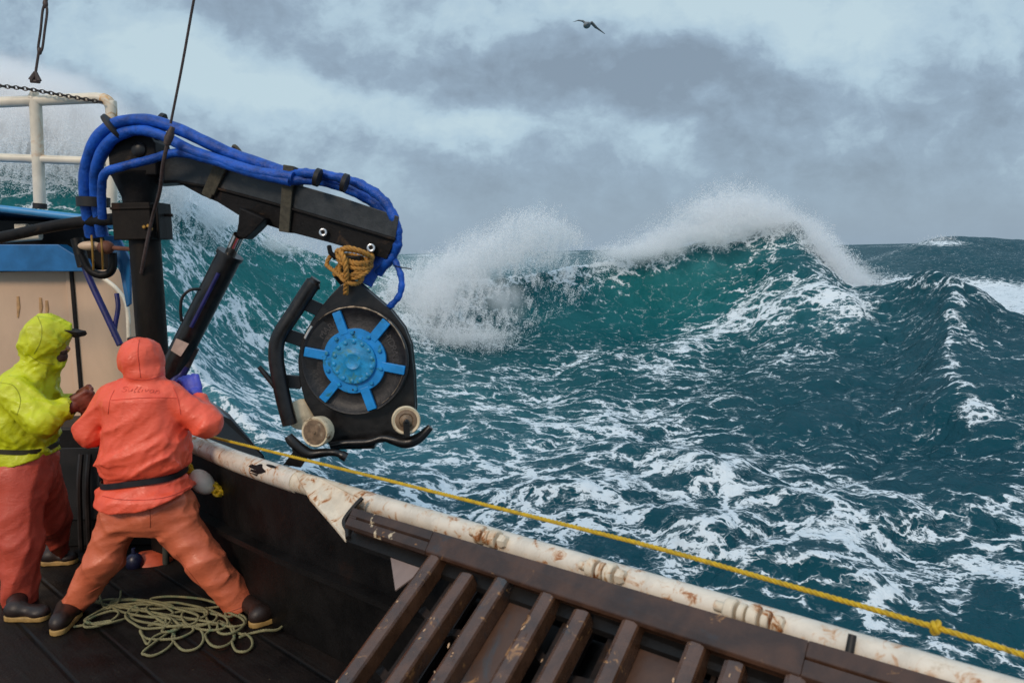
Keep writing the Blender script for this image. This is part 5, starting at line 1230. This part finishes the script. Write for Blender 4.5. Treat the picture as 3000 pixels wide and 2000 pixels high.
def seam(obj_, lines, mt, r=.0022):
    me = obj_.data; bv = BVHTree.FromPolygons([tuple(v.co) for v in me.vertices], [tuple(f.vertices) for f in me.polygons])
    mb = MB()
    for ln in lines:
        pts = []
        for q in catmull([Vector((x, y, 0)) for x, y in ln], 10):
            rr = ray(q.x, q.y).normalized(); hit = bv.ray_cast(CAM, rr)
            if hit[0] is not None: pts.append(hit[0] - rr * r * .25)
        if len(pts) > 2: mb.tube(pts, r, 6)
    return mb.build('seam', mt, obj_)
def soft(o, it=2, f=.5):
    me = o.data; n = len(me.vertices); V = np.empty(n * 3, np.float32); me.vertices.foreach_get('co', V); V = V.reshape(-1, 3)
    E = np.empty(len(me.edges) * 2, np.int32); me.edges.foreach_get('vertices', E); E = E.reshape(-1, 2); cnt = np.bincount(E.ravel(), minlength=n)[:, None]
    for _ in range(it):
        S = np.zeros_like(V); np.add.at(S, E[:, 0], V[E[:, 1]]); np.add.at(S, E[:, 1], V[E[:, 0]]); V = V * (1 - f) + f * S / np.maximum(cnt, 1)
    me.vertices.foreach_set('co', V.astype(np.float32).ravel()); me.update(); return o
def bounds(pts, m): a = np.array([list(p) for p in pts]); return a.min(0) - m, a.max(0) + m
def raingear(name, base, dark, rough=.42, bump=.2):
    m = bpy.data.materials.new(name); m.use_nodes = True; t = NT(m.node_tree); b = t.n['Principled BSDF']
    co = t.new('ShaderNodeTexCoord').outputs['Object']; n = t.noise(co, 6, 5, .6, .4).outputs[0]; n2 = t.noise(co, 30, 5, .6).outputs[0]
    c = t.mix(t.map(n, .42, .72, 0, .5), base, dark); c = t.mix(t.map(n2, .64, .74, 0, .25), c, tuple(x * .6 for x in dark))
    t.put(b.inputs['Base Color'], c); t.put(b.inputs['Roughness'], t.map(n2, .3, .7, rough - .08, rough + .14)); b.inputs['Specular IOR Level'].default_value = .5
    f = t.noise(t.mapping(co, (1, 1, 2.2), (0, R_(25), 0)), 11, 4, .55, 1.2).outputs[0]
    cn = t.noise(t.mapping(co, (1, 1, 1.9), (R_(15), R_(28), 0)), 9, 5, .6, 1.5).outputs[0]
    cz_ = t.math('SUBTRACT', 1, t.map(t.math('ABSOLUTE', t.math('SUBTRACT', cn, .5)), 0, .055, 0, 1, False))
    t.put(b.inputs['Normal'], t.bump(n2, .25, .003, t.bump(cz_, .22, .005, t.bump(f, bump, .014))))
    return m
g_coral = raingear('coral_rain_jacket', (.93, .125, .062), (.80, .075, .035))
g_opant = raingear('orange_rain_trousers', (.70, .165, .075), (.50, .10, .042))
g_lime = raingear('lime_rain_jacket', (.62, .66, .010), (.40, .38, .012))
g_red = raingear('red_rain_trousers', (.62, .095, .055), (.42, .055, .034))
m_skin = mat('skin', (.52, .27, .18), .5, var=.12, vs=30)
m_beard = mat('beard', (.07, .035, .02), .8, var=.4, vs=60)
m_boot = mat('brown_boot', (.020, .010, .007), .5, var=.4, vs=16, bump=(40, .3, .003))
m_sole = mat('tan_sole', (.40, .24, .075), .6, var=.25, vs=20)
m_bglove = mat('blue_glove', (.065, .085, .52), .5, var=.2, vs=20, bump=(60, .3, .003))
m_rglove = mat('brown_rubber_glove', (.20, .050, .028), .45, var=.3, vs=20, bump=(50, .4, .004))
def V3(p): return np.array([p.x, p.y, p.z])
def W(px, py, d): return V3(P(px, py, d))

def body_mesh(j, parent, headr=.095):
    """one continuous figure under the clothing; j holds joints"""
    def fn(p):
        d = ellip(p, j['head'], (headr * .84, headr * .98, headr * 1.18))
        d = smin(d, rcone(p, j['head'], j['neck'], .052, .06), .03)
        d = smin(d, rcone(p, j['neck'], j['chest'], .07, .11), .05)
        d = smin(d, rcone(p, j['chest'], j['pelvis'], .115, .10), .05)
        for s in 'LR':
            d = smin(d, rcone(p, j['chest'], j['sh' + s], .08, .048), .04)
            d = smin(d, rcone(p, j['sh' + s], j['el' + s], .044, .034), .02); d = smin(d, rcone(p, j['el' + s], j['wr' + s], .034, .024), .02)
            d = smin(d, rcone(p, j['wr' + s], j['ha' + s], .022, .018), .01)
            d = smin(d, rcone(p, j['pelvis'], j['hi' + s], .09, .075), .03)
            d = smin(d, rcone(p, j['hi' + s], j['kn' + s], .070, .046), .03); d = smin(d, rcone(p, j['kn' + s], j['an' + s], .044, .030), .02)
        f = np.array(j['face']); up = np.array([0, 0, 1.]); side = np.cross(f, up); H = np.array(j['head'])
        d = smin(d, ellip(p, H + f * .045 - up * .045, (.052, .052, .05)), .02)        # jaw
        d = smin(d, rcone(p, H + f * .085 + up * .012, H + f * .112 - up * .022, .008, .013), .010)   # nose
        for s in (-1, 1):
            d = np.maximum(d, -(np.linalg.norm(p - (H + f * .098 + up * .010 + side * s * .032), axis=-1) - .014))   # eye sockets
            d = smin(d, ellip(p, H + side * s * .080 - up * .005, (.016, .016, .030)), .006)      # ears
        d = smin(d, rcone(p, H + f * .088 - up * .052 - side * .02, H + f * .088 - up * .052 + side * .02, .008, .008), .006)   # lips
        return d
    lo, hi = bounds([v for k, v in j.items() if k != 'face'], .16)
    return make('body', fn, lo, hi, .0105, m_skin, parent)
def hand(name, wrist, palm_dir, finger_dir, side_dir, curl, mt, parent, s=1.0):
    w0 = np.array(wrist); pd_ = np.array(palm_dir) / np.linalg.norm(palm_dir); fd = np.array(finger_dir) / np.linalg.norm(finger_dir); sd_ = np.array(side_dir) / np.linalg.norm(side_dir)
    pc = w0 + fd * .055 * s; segs = []
    segs.append((w0 - fd * .045 * s, w0 + fd * .01 * s, .036 * s, .034 * s))
    for i, (o, L) in enumerate(((-.033, .072), (-.011, .082), (.011, .076), (.032, .060))):
        a = w0 + fd * .088 * s + sd_ * o * s; base_ = w0 + fd * .03 * s + sd_ * o * .8 * s; segs.append((base_, a, .017 * s, .014 * s)); ang = 0; p0 = a
        for k, fr in enumerate((.45, .32, .26)):
            ang += curl * (1.0 + .08 * i) * (1, 1, .8)[k]; dd = fd * math.cos(ang) + pd_ * math.sin(ang); p1 = p0 + dd * L * fr * s; segs.append((p0, p1, (.0125 - .0012 * k) * s, (.0118 - .0013 * k) * s)); p0 = p1
    t0_ = w0 + fd * .03 * s - sd_ * .03 * s; t1_ = t0_ + (fd * .5 - sd_ * .7 + pd_ * .35) * .040 * s; t2_ = t1_ + (fd * .6 - sd_ * .1 + pd_ * .75) * .035 * s
    segs += [(t0_, t1_, .017 * s, .014 * s), (t1_, t2_, .014 * s, .011 * s)]
    def fn(p):
        rot = np.stack([fd, sd_, np.cross(fd, sd_)], 1)
        d = ellip(p, pc, (.050 * s, .042 * s, .020 * s), rot)
        for a, b, r0, r1 in segs: d = smin(d, rcone(p, a, b, r0, r1), .006)
        return d
    lo, hi = bounds([q for sg in segs for q in sg[:2]], .05)
    return make(name, fn, lo, hi, .0042, mt, parent)
def boot(name, heel, toe, ankle, parent, shaft=.058):
    heel, toe, ankle = map(np.array, (heel, toe, ankle)); up = np.array([0, 0, 1.]); d_ = toe - heel; L = np.linalg.norm(d_); f = d_ / L
    def up_(p):
        a = rcone(p, heel + up * .050 + f * .02, toe + up * .040 - f * .03, .042, .036); a = smin(a, rcone(p, heel + up * .06 + f * .05, ankle + up * .04, .046, shaft - .008), .03)
        a = smin(a, ellip(p, toe + up * .040 - f * .05, (.052, .052, .034)), .02)
        return np.maximum(a, (heel[2] + .022) - p[..., 2])
    lo, hi = bounds([heel, toe, ankle + up * .05], .10); o = make(name, up_, lo, hi, .0075, m_boot, parent)
    def so(p):
        q = p.copy(); q[..., 2] = heel[2] + .03
        a = rcone(q, np.array([heel[0], heel[1], heel[2] + .03]) + f * .02, np.array([toe[0], toe[1], heel[2] + .03]) - f * .04, .043, .047)
        return np.maximum(np.maximum(a, p[..., 2] - (heel[2] + .030)), heel[2] - p[..., 2])
    make('boot_sole', so, lo, hi, .006, m_sole, o); return o
def wpt(n, d): return n * d / FPX
def belt_band(name, cx, cy, z, a, b, tilt, w_, mt, parent, th=.006):
    mb = MB(); n = 48
    for k in range(n):
        q = 2 * math.pi * k / n; c, s = math.cos(q), math.sin(q); ex = abs(c) ** .84 * (1 if c > 0 else -1); ey = abs(s) ** .84 * (1 if s > 0 else -1)
        zz = z + tilt * ex * a + .004 * math.sin(3 * q)
        for rr, dz in ((0, -w_ / 2), (th, -w_ / 2 + .003), (th, w_ / 2 - .003), (0, w_ / 2)): mb.v.append(Vector((cx + ex * (a + rr), cy + ey * (b + rr), zz + dz)))
    for k in range(n):
        k2 = (k + 1) % n
        for i in range(4): j = (i + 1) % 4; mb.f.append((4 * k + i, 4 * k2 + i, 4 * k2 + j, 4 * k + j))
    return mb.build(name, mt, parent)

# ================================================================== WORKER IN CORAL JACKET (seen from behind, legs braced wide)
D1 = 4.25
p1 = empty('person', P(440, 1820, D1), 'person in coral hooded rain jacket and orange trousers braced with legs wide apart, back turned', 'person')
J1 = dict(head=W(412, 1050, D1 + .02), neck=W(418, 1108, D1 + .02), chest=W(418, 1210, D1 + .02), pelvis=W(428, 1470, D1), shL=W(330, 1160, D1), elL=W(258, 1272, D1 + .02), wrL=W(300, 1225, D1 + .28), haL=W(318, 1205, D1 + .36),
          shR=W(492, 1150, D1), elR=W(612, 1248, D1 - .02), wrR=W(580, 1168, D1 + .12), haR=W(556, 1146, D1 + .18), hiL=W(352, 1500, D1), knL=W(290, 1650, D1 - .03), anL=W(200, 1788, D1), hiR=W(500, 1498, D1), knR=W(600, 1640, D1 - .03), anR=W(715, 1778, D1), face=np.array([.12, .99, 0]))
body_mesh(J1, p1)
def lv(py, l, r, dy, b, d=D1): z = P((l + r) / 2, py, d).z; return (z, P((l + r) / 2, py, d).x, d + dy, wpt((r - l) / 2, d), b)
def jacket1(p):
    d = loft(p, [lv(1468, 292, 574, 0, .215), lv(1440, 292, 572, 0, .21), lv(1408, 302, 544, 0, .165), lv(1388, 306, 543, 0, .160), lv(1362, 298, 551, 0, .185), lv(1320, 300, 552, .0, .19), lv(1260, 312, 544, 0, .175), lv(1205, 312, 530, 0, .165), lv(1160, 296, 528, 0, .15), lv(1128, 322, 500, 0, .11), lv(1108, 352, 480, 0, .08)])
    # flare of the tail at the left
    d = smin(d, rcone(p, W(330, 1430, D1 - .05), W(280, 1438, D1 - .04), .05, .012), .03)
    hx = W(412, 1052, D1)
    d = smin(d, ellip(p, W(413, 1050, D1 + .02), (wpt(64, D1), .125, wpt(63, D1))), .03)
    d = smin(d, ellip(p, W(424, 1092, D1 + .0), (wpt(54, D1), .105, wpt(36, D1))), .03)
    d = smin(d, rcone(p, W(345, 1162, D1), W(498, 1156, D1), .074, .072), .04)
    # sleeves
    s = rcone(p, W(328, 1166, D1), W(262, 1262, D1 + .01), .082, .078); s = smin(s, rcone(p, W(262, 1262, D1 + .01), W(300, 1225, D1 + .26), .074, .052), .03)
    s2 = rcone(p, W(492, 1160, D1), W(606, 1240, D1 - .01), .078, .082); s2 = smin(s2, rcone(p, W(606, 1240, D1 - .01), W(584, 1176, D1 + .11), .078, .050), .03)
    d = smin(smin(d, s, .022), s2, .022)
    zf = (p[..., 2] - W(400, 1470, D1)[2])
    low = np.exp(-((p[..., 2] - W(400, 1350, D1)[2]) / .22) ** 2)
    zb = P(424, 1394, D1).z + .11 * (p[..., 0] - P(424, 1394, D1).x); bl = np.exp(-((p[..., 2] - zb) / .022) ** 2)
    d = d - folds(p, (1, .2, .6), 6.5, .014, 1) * (.35 + low) * (1 - bl) + .003 + .012 * bl
    d = d - folds(p, (.5, .2, 1), 12, .005, 3) * (1 - bl)
    hemz = P(430, 1471, D1).z - ((p[..., 0] - W(430, 1471, D1)[0]) * -.06) + ((p[..., 0] - W(430, 1471, D1)[0]) ** 2) * .55
    hemz = hemz + np.where(p[..., 0] > W(430, 1471, D1)[0], (p[..., 0] - W(430, 1471, D1)[0]) * .10, 0)
    hollow = .010
    return np.maximum(d, hemz - p[..., 2])
lo, hi = bounds([W(200, 980, D1), W(670, 1490, D1)], .02); lo[1] = D1 - .27; hi[1] = D1 + .40
jk = soft(make('jacket', jacket1, lo, hi, .0068, g_coral, p1), 3)
def hoodline(p): return 0
belt_band('belt', P(424, 1394, D1).x, D1, P(424, 1394, D1).z, wpt(121, D1) - .002, .166, .11, .034, mat('black_belt', (.014, .013, .016), .5, var=.4), p1)
def trousers1(p):
    d = loft(p, [lv(1552, 372, 500, 0, .12), lv(1530, 318, 552, 0, .15), lv(1500, 300, 580, 0, .16), lv(1455, 318, 556, 0, .155), lv(1420, 325, 545, 0, .14)])
    l = rcone(p, W(358, 1505, D1), W(304, 1640, D1 - .04), .116, .090); l = smin(l, rcone(p, W(304, 1640, D1 - .04), W(206, 1786, D1), .090, .066), .04)
    r = rcone(p, W(500, 1508, D1), W(598, 1642, D1 - .04), .120, .094); r = smin(r, rcone(p, W(598, 1642, D1 - .04), W(722, 1792, D1), .094, .086), .04)
    d = smin(smin(d, l, .05), r, .05)
    # crotch notch between the braced legs
    d = np.maximum(d, -rcone(p, W(440, 1640, D1 - .3), W(440, 1640, D1 + .3), .085, .085) ) if False else d
    xm = W(440, 1550, D1)[0]
    side = np.where(p[..., 0] < xm, 0, 1)
    d = d - folds(p, (1, .1, .38), 5.5, .011, 5) + .003
    d = d - folds(p, (.6, .1, -.9), 5, .008, 8)
    # cuffs: square to each leg
    for a, b_ in ((W(304, 1640, D1), W(205, 1792, D1)), (W(600, 1640, D1), W(712, 1782, D1))):
        ax = (b_ - a) / np.linalg.norm(b_ - a); msk = ((p[..., 0] < xm) == (b_[0] < xm)); pl_ = (p - b_) @ ax
        d = np.where(msk, np.maximum(d, pl_), d)
    return d
lo, hi = bounds([W(150, 1400, D1), W(790, 1810, D1)], .02); lo[1] = D1 - .22; hi[1] = D1 + .22
tr1 = soft(make('trousers', trousers1, lo, hi, .0068, g_opant, p1), 3)
fz = DZ + .001
def gp(px, py): q = PZ(px, py, fz); return np.array([q.x, q.y, fz])
seam(tr1, [[(438, 1480), (440, 1510), (440, 1545)], [(372, 1620), (330, 1690), (262, 1735)], [(516, 1622), (570, 1694), (648, 1790)], [(182, 1772), (210, 1786), (236, 1790)], [(672, 1790), (710, 1776), (748, 1748)]], mat('orange_seam', (.42, .09, .04), .5))
hl = gp(168, 1858); boot('boot', hl, hl + np.array([-.03, .24, 0]), W(196, 1798, D1 + .03), p1, .062)
hr = gp(742, 1834); boot('boot', hr, hr + np.array([.18, .15, 0]), W(722, 1780, D1 + .02), p1, .066)
hand('glove', W(574, 1158, D1 + .14), (-.6, .35, -.45), (-.35, .25, .85), (.75, .2, .3), .75, m_bglove, p1, 1.12)
hand('glove', W(306, 1218, D1 + .30), (.2, .3, -.8), (.3, .9, .15), (-.8, .3, .1), .6, m_bglove, p1, .95)
# marker scrawl across the shoulders, drawn on the cloth
def scribble():
    dg = bpy.context.evaluated_depsgraph_get(); me = jk.data; off = V3(world_loc(p1)) * 0
    bv = BVHTree.FromPolygons([tuple(v.co) for v in me.vertices], [tuple(f.vertices) for f in me.polygons])
    G_ = {'S': [[(8, 2), (5, 0), (1, 2), (2, 5), (6, 6), (7, 9), (3, 12), (0, 10)]], 'u': [[(0, 5), (1, 11), (4, 11), (6, 5)], [(6, 5), (6.5, 12)]], 'l': [[(3, -1), (1, 6), (1, 12), (4, 11)]],
          'i': [[(1, 5), (1, 12)], [(1.5, 2), (1.8, 2.6)]], 'v': [[(0, 5), (2.5, 12), (6, 5)]], 'a': [[(6, 6), (2, 5), (0, 9), (3, 12), (6, 8), (6, 6), (7, 12)]], 'n': [[(0, 12), (1, 5), (1, 8), (4, 5), (6, 8), (6, 12)]]}
    x0 = 0; mb = MB()
    for ch, adv in zip('Sullivan', (10, 9, 6, 6, 5, 8, 9, 9)):
        for stv in G_[ch]:
            pts = []
            for (x, y) in stv:
                px = 362 + (x0 + x) * 1.85 + y * -.55; py = 1132 + y * (1.25 + .25 * math.sin(x0)) + (x0 + x) * .07
                r = ray(px, py).normalized(); hit = bv.ray_cast(CAM, r)
                if hit[0] is not None: pts.append(hit[0] - r * .0012)
            if len(pts) > 1: mb.tube(catmull(pts, 3), .0014, 5)
        x0 += adv
    return mb.build('handwriting', mat('faded_marker', (.62, .07, .04), .6), jk)
# jacket is stored in world coordinates offset to its parent
scribble()
seam(jk, [[(326, 1172), (400, 1166), (470, 1164), (518, 1166)], [(352, 1098), (390, 1110), (430, 1112), (474, 1100)], [(335, 1142), (322, 1172), (317, 1212)], [(508, 1134), (522, 1170), (530, 1214)], [(408, 994), (404, 1030), (408, 1070), (412, 1106)],
     [(300, 1452), (350, 1462), (430, 1463), (500, 1452), (560, 1424)]], mat('coral_seam', (.62, .060, .030), .5))

# ================================================================== WORKER IN LIME JACKET (profile, facing right)
D2 = 4.55
p2 = empty('person', P(80, 1815, D2), 'person in lime yellow hooded rain jacket and red trousers holding gloved hands forward', 'person')
J2 = dict(head=W(140, 1004, D2), neck=W(112, 1068, D2), chest=W(68, 1180, D2), pelvis=W(66, 1370, D2), shL=W(50, 1140, D2 - .16), elL=W(120, 1245, D2 - .20), wrL=W(205, 1190, D2 - .10), haL=W(230, 1172, D2 - .08),
          shR=W(90, 1130, D2 + .17), elR=W(130, 1230, D2 + .20), wrR=W(220, 1170, D2 + .12), haR=W(245, 1155, D2 + .10), hiL=W(55, 1400, D2 - .08), knL=W(58, 1590, D2 - .12), anL=W(58, 1770, D2 - .14), hiR=W(110, 1390, D2 + .10), knR=W(150, 1520, D2 + .24), anR=W(168, 1615, D2 + .52), face=np.array([.985, .08, -.14]))
body_mesh(J2, p2)
def lv2(py, l, r, dy, b): return lv(py, l, r, dy, b, D2)
def jacket2(p):
    d = loft(p, [lv2(1350, -48, 168, 0, .20), lv2(1322, -40, 160, 0, .19), lv2(1300, -34, 152, 0, .17), lv2(1270, -46, 158, 0, .19), lv2(1220, -52, 160, 0, .20), lv2(1170, -40, 162, 0, .20), lv2(1125, -14, 160, 0, .18), lv2(1092, 22, 158, 0, .13), lv2(1066, 56, 158, 0, .09)])
    hd = ellip(p, W(134, 985, D2), (wpt(64, D2), .128, wpt(62, D2))); hd = smin(hd, rcone(p, W(128, 990, D2), W(184, 968, D2), .105, .050), .03)
    hd = smin(hd, rcone(p, W(130, 1005, D2), W(122, 1066, D2), .108, .095), .04)
    hd = smin(hd, rcone(p, W(140, 1040, D2), W(165, 1058, D2), .07, .045), .03)
    # open face of the hood
    hd = np.maximum(hd, -ellip(p, W(232, 1014, D2 - .02), (.066, .075, .062)))
    d = smin(d, hd, .03)
    s = rcone(p, W(46, 1150, D2 - .15), W(128, 1236, D2 - .21), .095, .086); s = smin(s, rcone(p, W(128, 1236, D2 - .21), W(196, 1194, D2 - .12), .082, .054), .03)
    s2 = rcone(p, W(90, 1140, D2 + .14), W(130, 1230, D2 + .2), .09, .08); s2 = smin(s2, rcone(p, W(130, 1230, D2 + .2), W(206, 1176, D2 + .12), .078, .054), .03)
    d = smin(smin(d, s, .02), s2, .02)
    d = d - folds(p, (.7, .2, -.6), 8, .015, 2) + .004
    d = d - folds(p, (.6, .2, .8), 15, .006, 4)
    ff = folds(p, (1, 0, .45), 17, .009, 6) * np.exp(-((p[..., 2] - W(130, 1045, D2)[2]) / .09) ** 2)
    hz = P(60, 1336, D2).z + .018 * np.sin((p[..., 0]) * 16)
    return np.maximum(d - ff, hz - p[..., 2])
lo, hi = bounds([W(-90, 905, D2), W(250, 1370, D2)], .03); lo[1] = D2 - .36; hi[1] = D2 + .36
jk2 = soft(make('jacket', jacket2, lo, hi, .0068, g_lime, p2), 3)
seam(jk2, [[(0, 1120), (40, 1130), (60, 1170), (50, 1215)], [(84, 1040), (120, 1062), (160, 1066)], [(110, 926), (122, 960), (118, 1000), (100, 1036)], [(200, 1175), (206, 1192), (204, 1208)], [(0, 1334), (60, 1330), (150, 1322)]], mat('lime_seam', (.36, .37, .008), .5))
belt_band('belt', P(58, 1298, D2).x, D2, P(58, 1298, D2).z - .01, wpt(97, D2), .180, -.07, .030, mat('dark_olive_belt', (.03, .028, .010), .6, var=.4), p2)
def trousers2(p):
    d = loft(p, [lv2(1440, 0, 150, 0, .16), lv2(1400, -20, 158, 0, .18), lv2(1340, -22, 156, 0, .17), lv2(1310, -16, 148, 0, .15)])
    a = rcone(p, W(52, 1410, D2 - .08), W(60, 1590, D2 - .13), .140, .108); a = smin(a, rcone(p, W(60, 1590, D2 - .13), W(56, 1776, D2 - .15), .106, .083), .05)
    b = rcone(p, W(105, 1400, D2 + .08), W(148, 1520, D2 + .24), .135, .100); b = smin(b, rcone(p, W(148, 1520, D2 + .24), W(166, 1640, D2 + .5), .098, .080), .05)
    d = smin(smin(d, a, .05), b, .03); d = d - folds(p, (1, .3, .6), 5.5, .010, 9) + .003; d = d - folds(p, (.3, .1, 1), 6, .010, 12)
    d = np.where(p[..., 1] < D2 + .12, np.maximum(d, W(56, 1772, D2 - .15)[2] - p[..., 2]), np.maximum(d, W(166, 1636, D2 + .5)[2] - p[..., 2]))
    return d
lo, hi = bounds([W(-60, 1290, D2 - .3), W(230, 1800, D2)], .03); lo[1] = D2 - .34; hi[1] = D2 + .68
soft(make('trousers', trousers2, lo, hi, .0075, g_red, p2), 3)
hh_ = gp(28, 1812); boot('boot', hh_, hh_ + np.array([.22, -.01, 0]), W(52, 1770, D2 - .14), p2, .066)
hh_ = gp(130, 1652); boot('boot', hh_, hh_ + np.array([.20, .02, 0]), W(160, 1625, D2 + .5), p2, .06)
hand('glove', W(208, 1190, D2 - .11), (.1, .5, -.6), (.9, .15, .42), (-.2, -.3, .9), .70, m_rglove, p2, 1.18)
hand('glove', W(222, 1172, D2 + .10), (.1, -.5, -.6), (.9, -.15, .42), (-.2, .3, .9), .70, m_rglove, p2, 1.18)
mb = MB(); mb.ball(W(180, 1044, D2), (.028, 0, -.01), (0, .045, 0), (.010, 0, .034)); mb.ball(W(186, 1032, D2), (.02, 0, 0), (0, .035, 0), (0, 0, .012)); mb.build('beard', m_beard, p2)
mb = MB(); mb.prism([W(186, 966, D2 - .05), W(226, 974, D2 - .04), W(230, 983, D2), W(222, 990, D2), W(184, 980, D2)], (0, .10, 0)); mb.build('cap_brim', mat('dark_cap', (.02, .014, .012), .8), p2, bevel=.006)

# ================================================================== GULL
gy = 34.0; gl = empty('seagull', P(1722, 72, gy), 'gull gliding with outspread wings in the grey sky', 'bird')
def gq(x, y, d=0): return V3(P(1650 + x * .06378, 30 + y * .06378, gy + d))
def gull(p):
    d = ellip(p, gq(1090, 700), (.15, .33, .105)); d = smin(d, ellip(p, gq(1010, 690, -.30), (.075, .10, .07)), .05)
    d = smin(d, rcone(p, gq(1100, 690, .3), gq(1190, 660, .55), .05, .03), .04)
    def wing(pts):
        r = 1e9
        for (a, ra), (b, rb) in zip(pts[:-1], pts[1:]):
            q = p.copy(); a, b = np.array(a), np.array(b); c = a + (b - a) * np.clip(((q - a) @ (b - a)) / ((b - a) @ (b - a)), 0, 1)[..., None]
            tt = np.clip(((q - a) @ (b - a)) / ((b - a) @ (b - a)), 0, 1); e = q - c; w_ = ra + (rb - ra) * tt
            dist = np.sqrt((e[..., 0]) ** 2 + (e[..., 2]) ** 2 + (e[..., 1] / 3.6) ** 2) - w_; r = np.minimum(r, dist)
        return r
    d = smin(d, wing([(gq(1060, 640), .05), (gq(900, 510, .05), .034), (gq(700, 475, .12), .022), (gq(430, 555, .3), .008)]), .04)
    d = smin(d, wing([(gq(1140, 660), .06), (gq(1310, 590, .05), .05), (gq(1500, 790, .05), .042), (gq(1920, 1100, .25), .010)]), .04)
    return d
lo, hi = bounds([gq(380, 400), gq(2000, 1200)], .08); lo[1] = gy - .55; hi[1] = gy + .75
make('body', gull, lo, hi, .016, mat('gull_plumage', (.16, .18, .19), .7, var=.3, vs=3), gl)
mb = MB(); c = gq(1000, 705, -.40); mb.tube([c, c + np.array([-.01, -.09, -.02])], [.018, .005], 8); mb.build('beak', m_gold, gl)
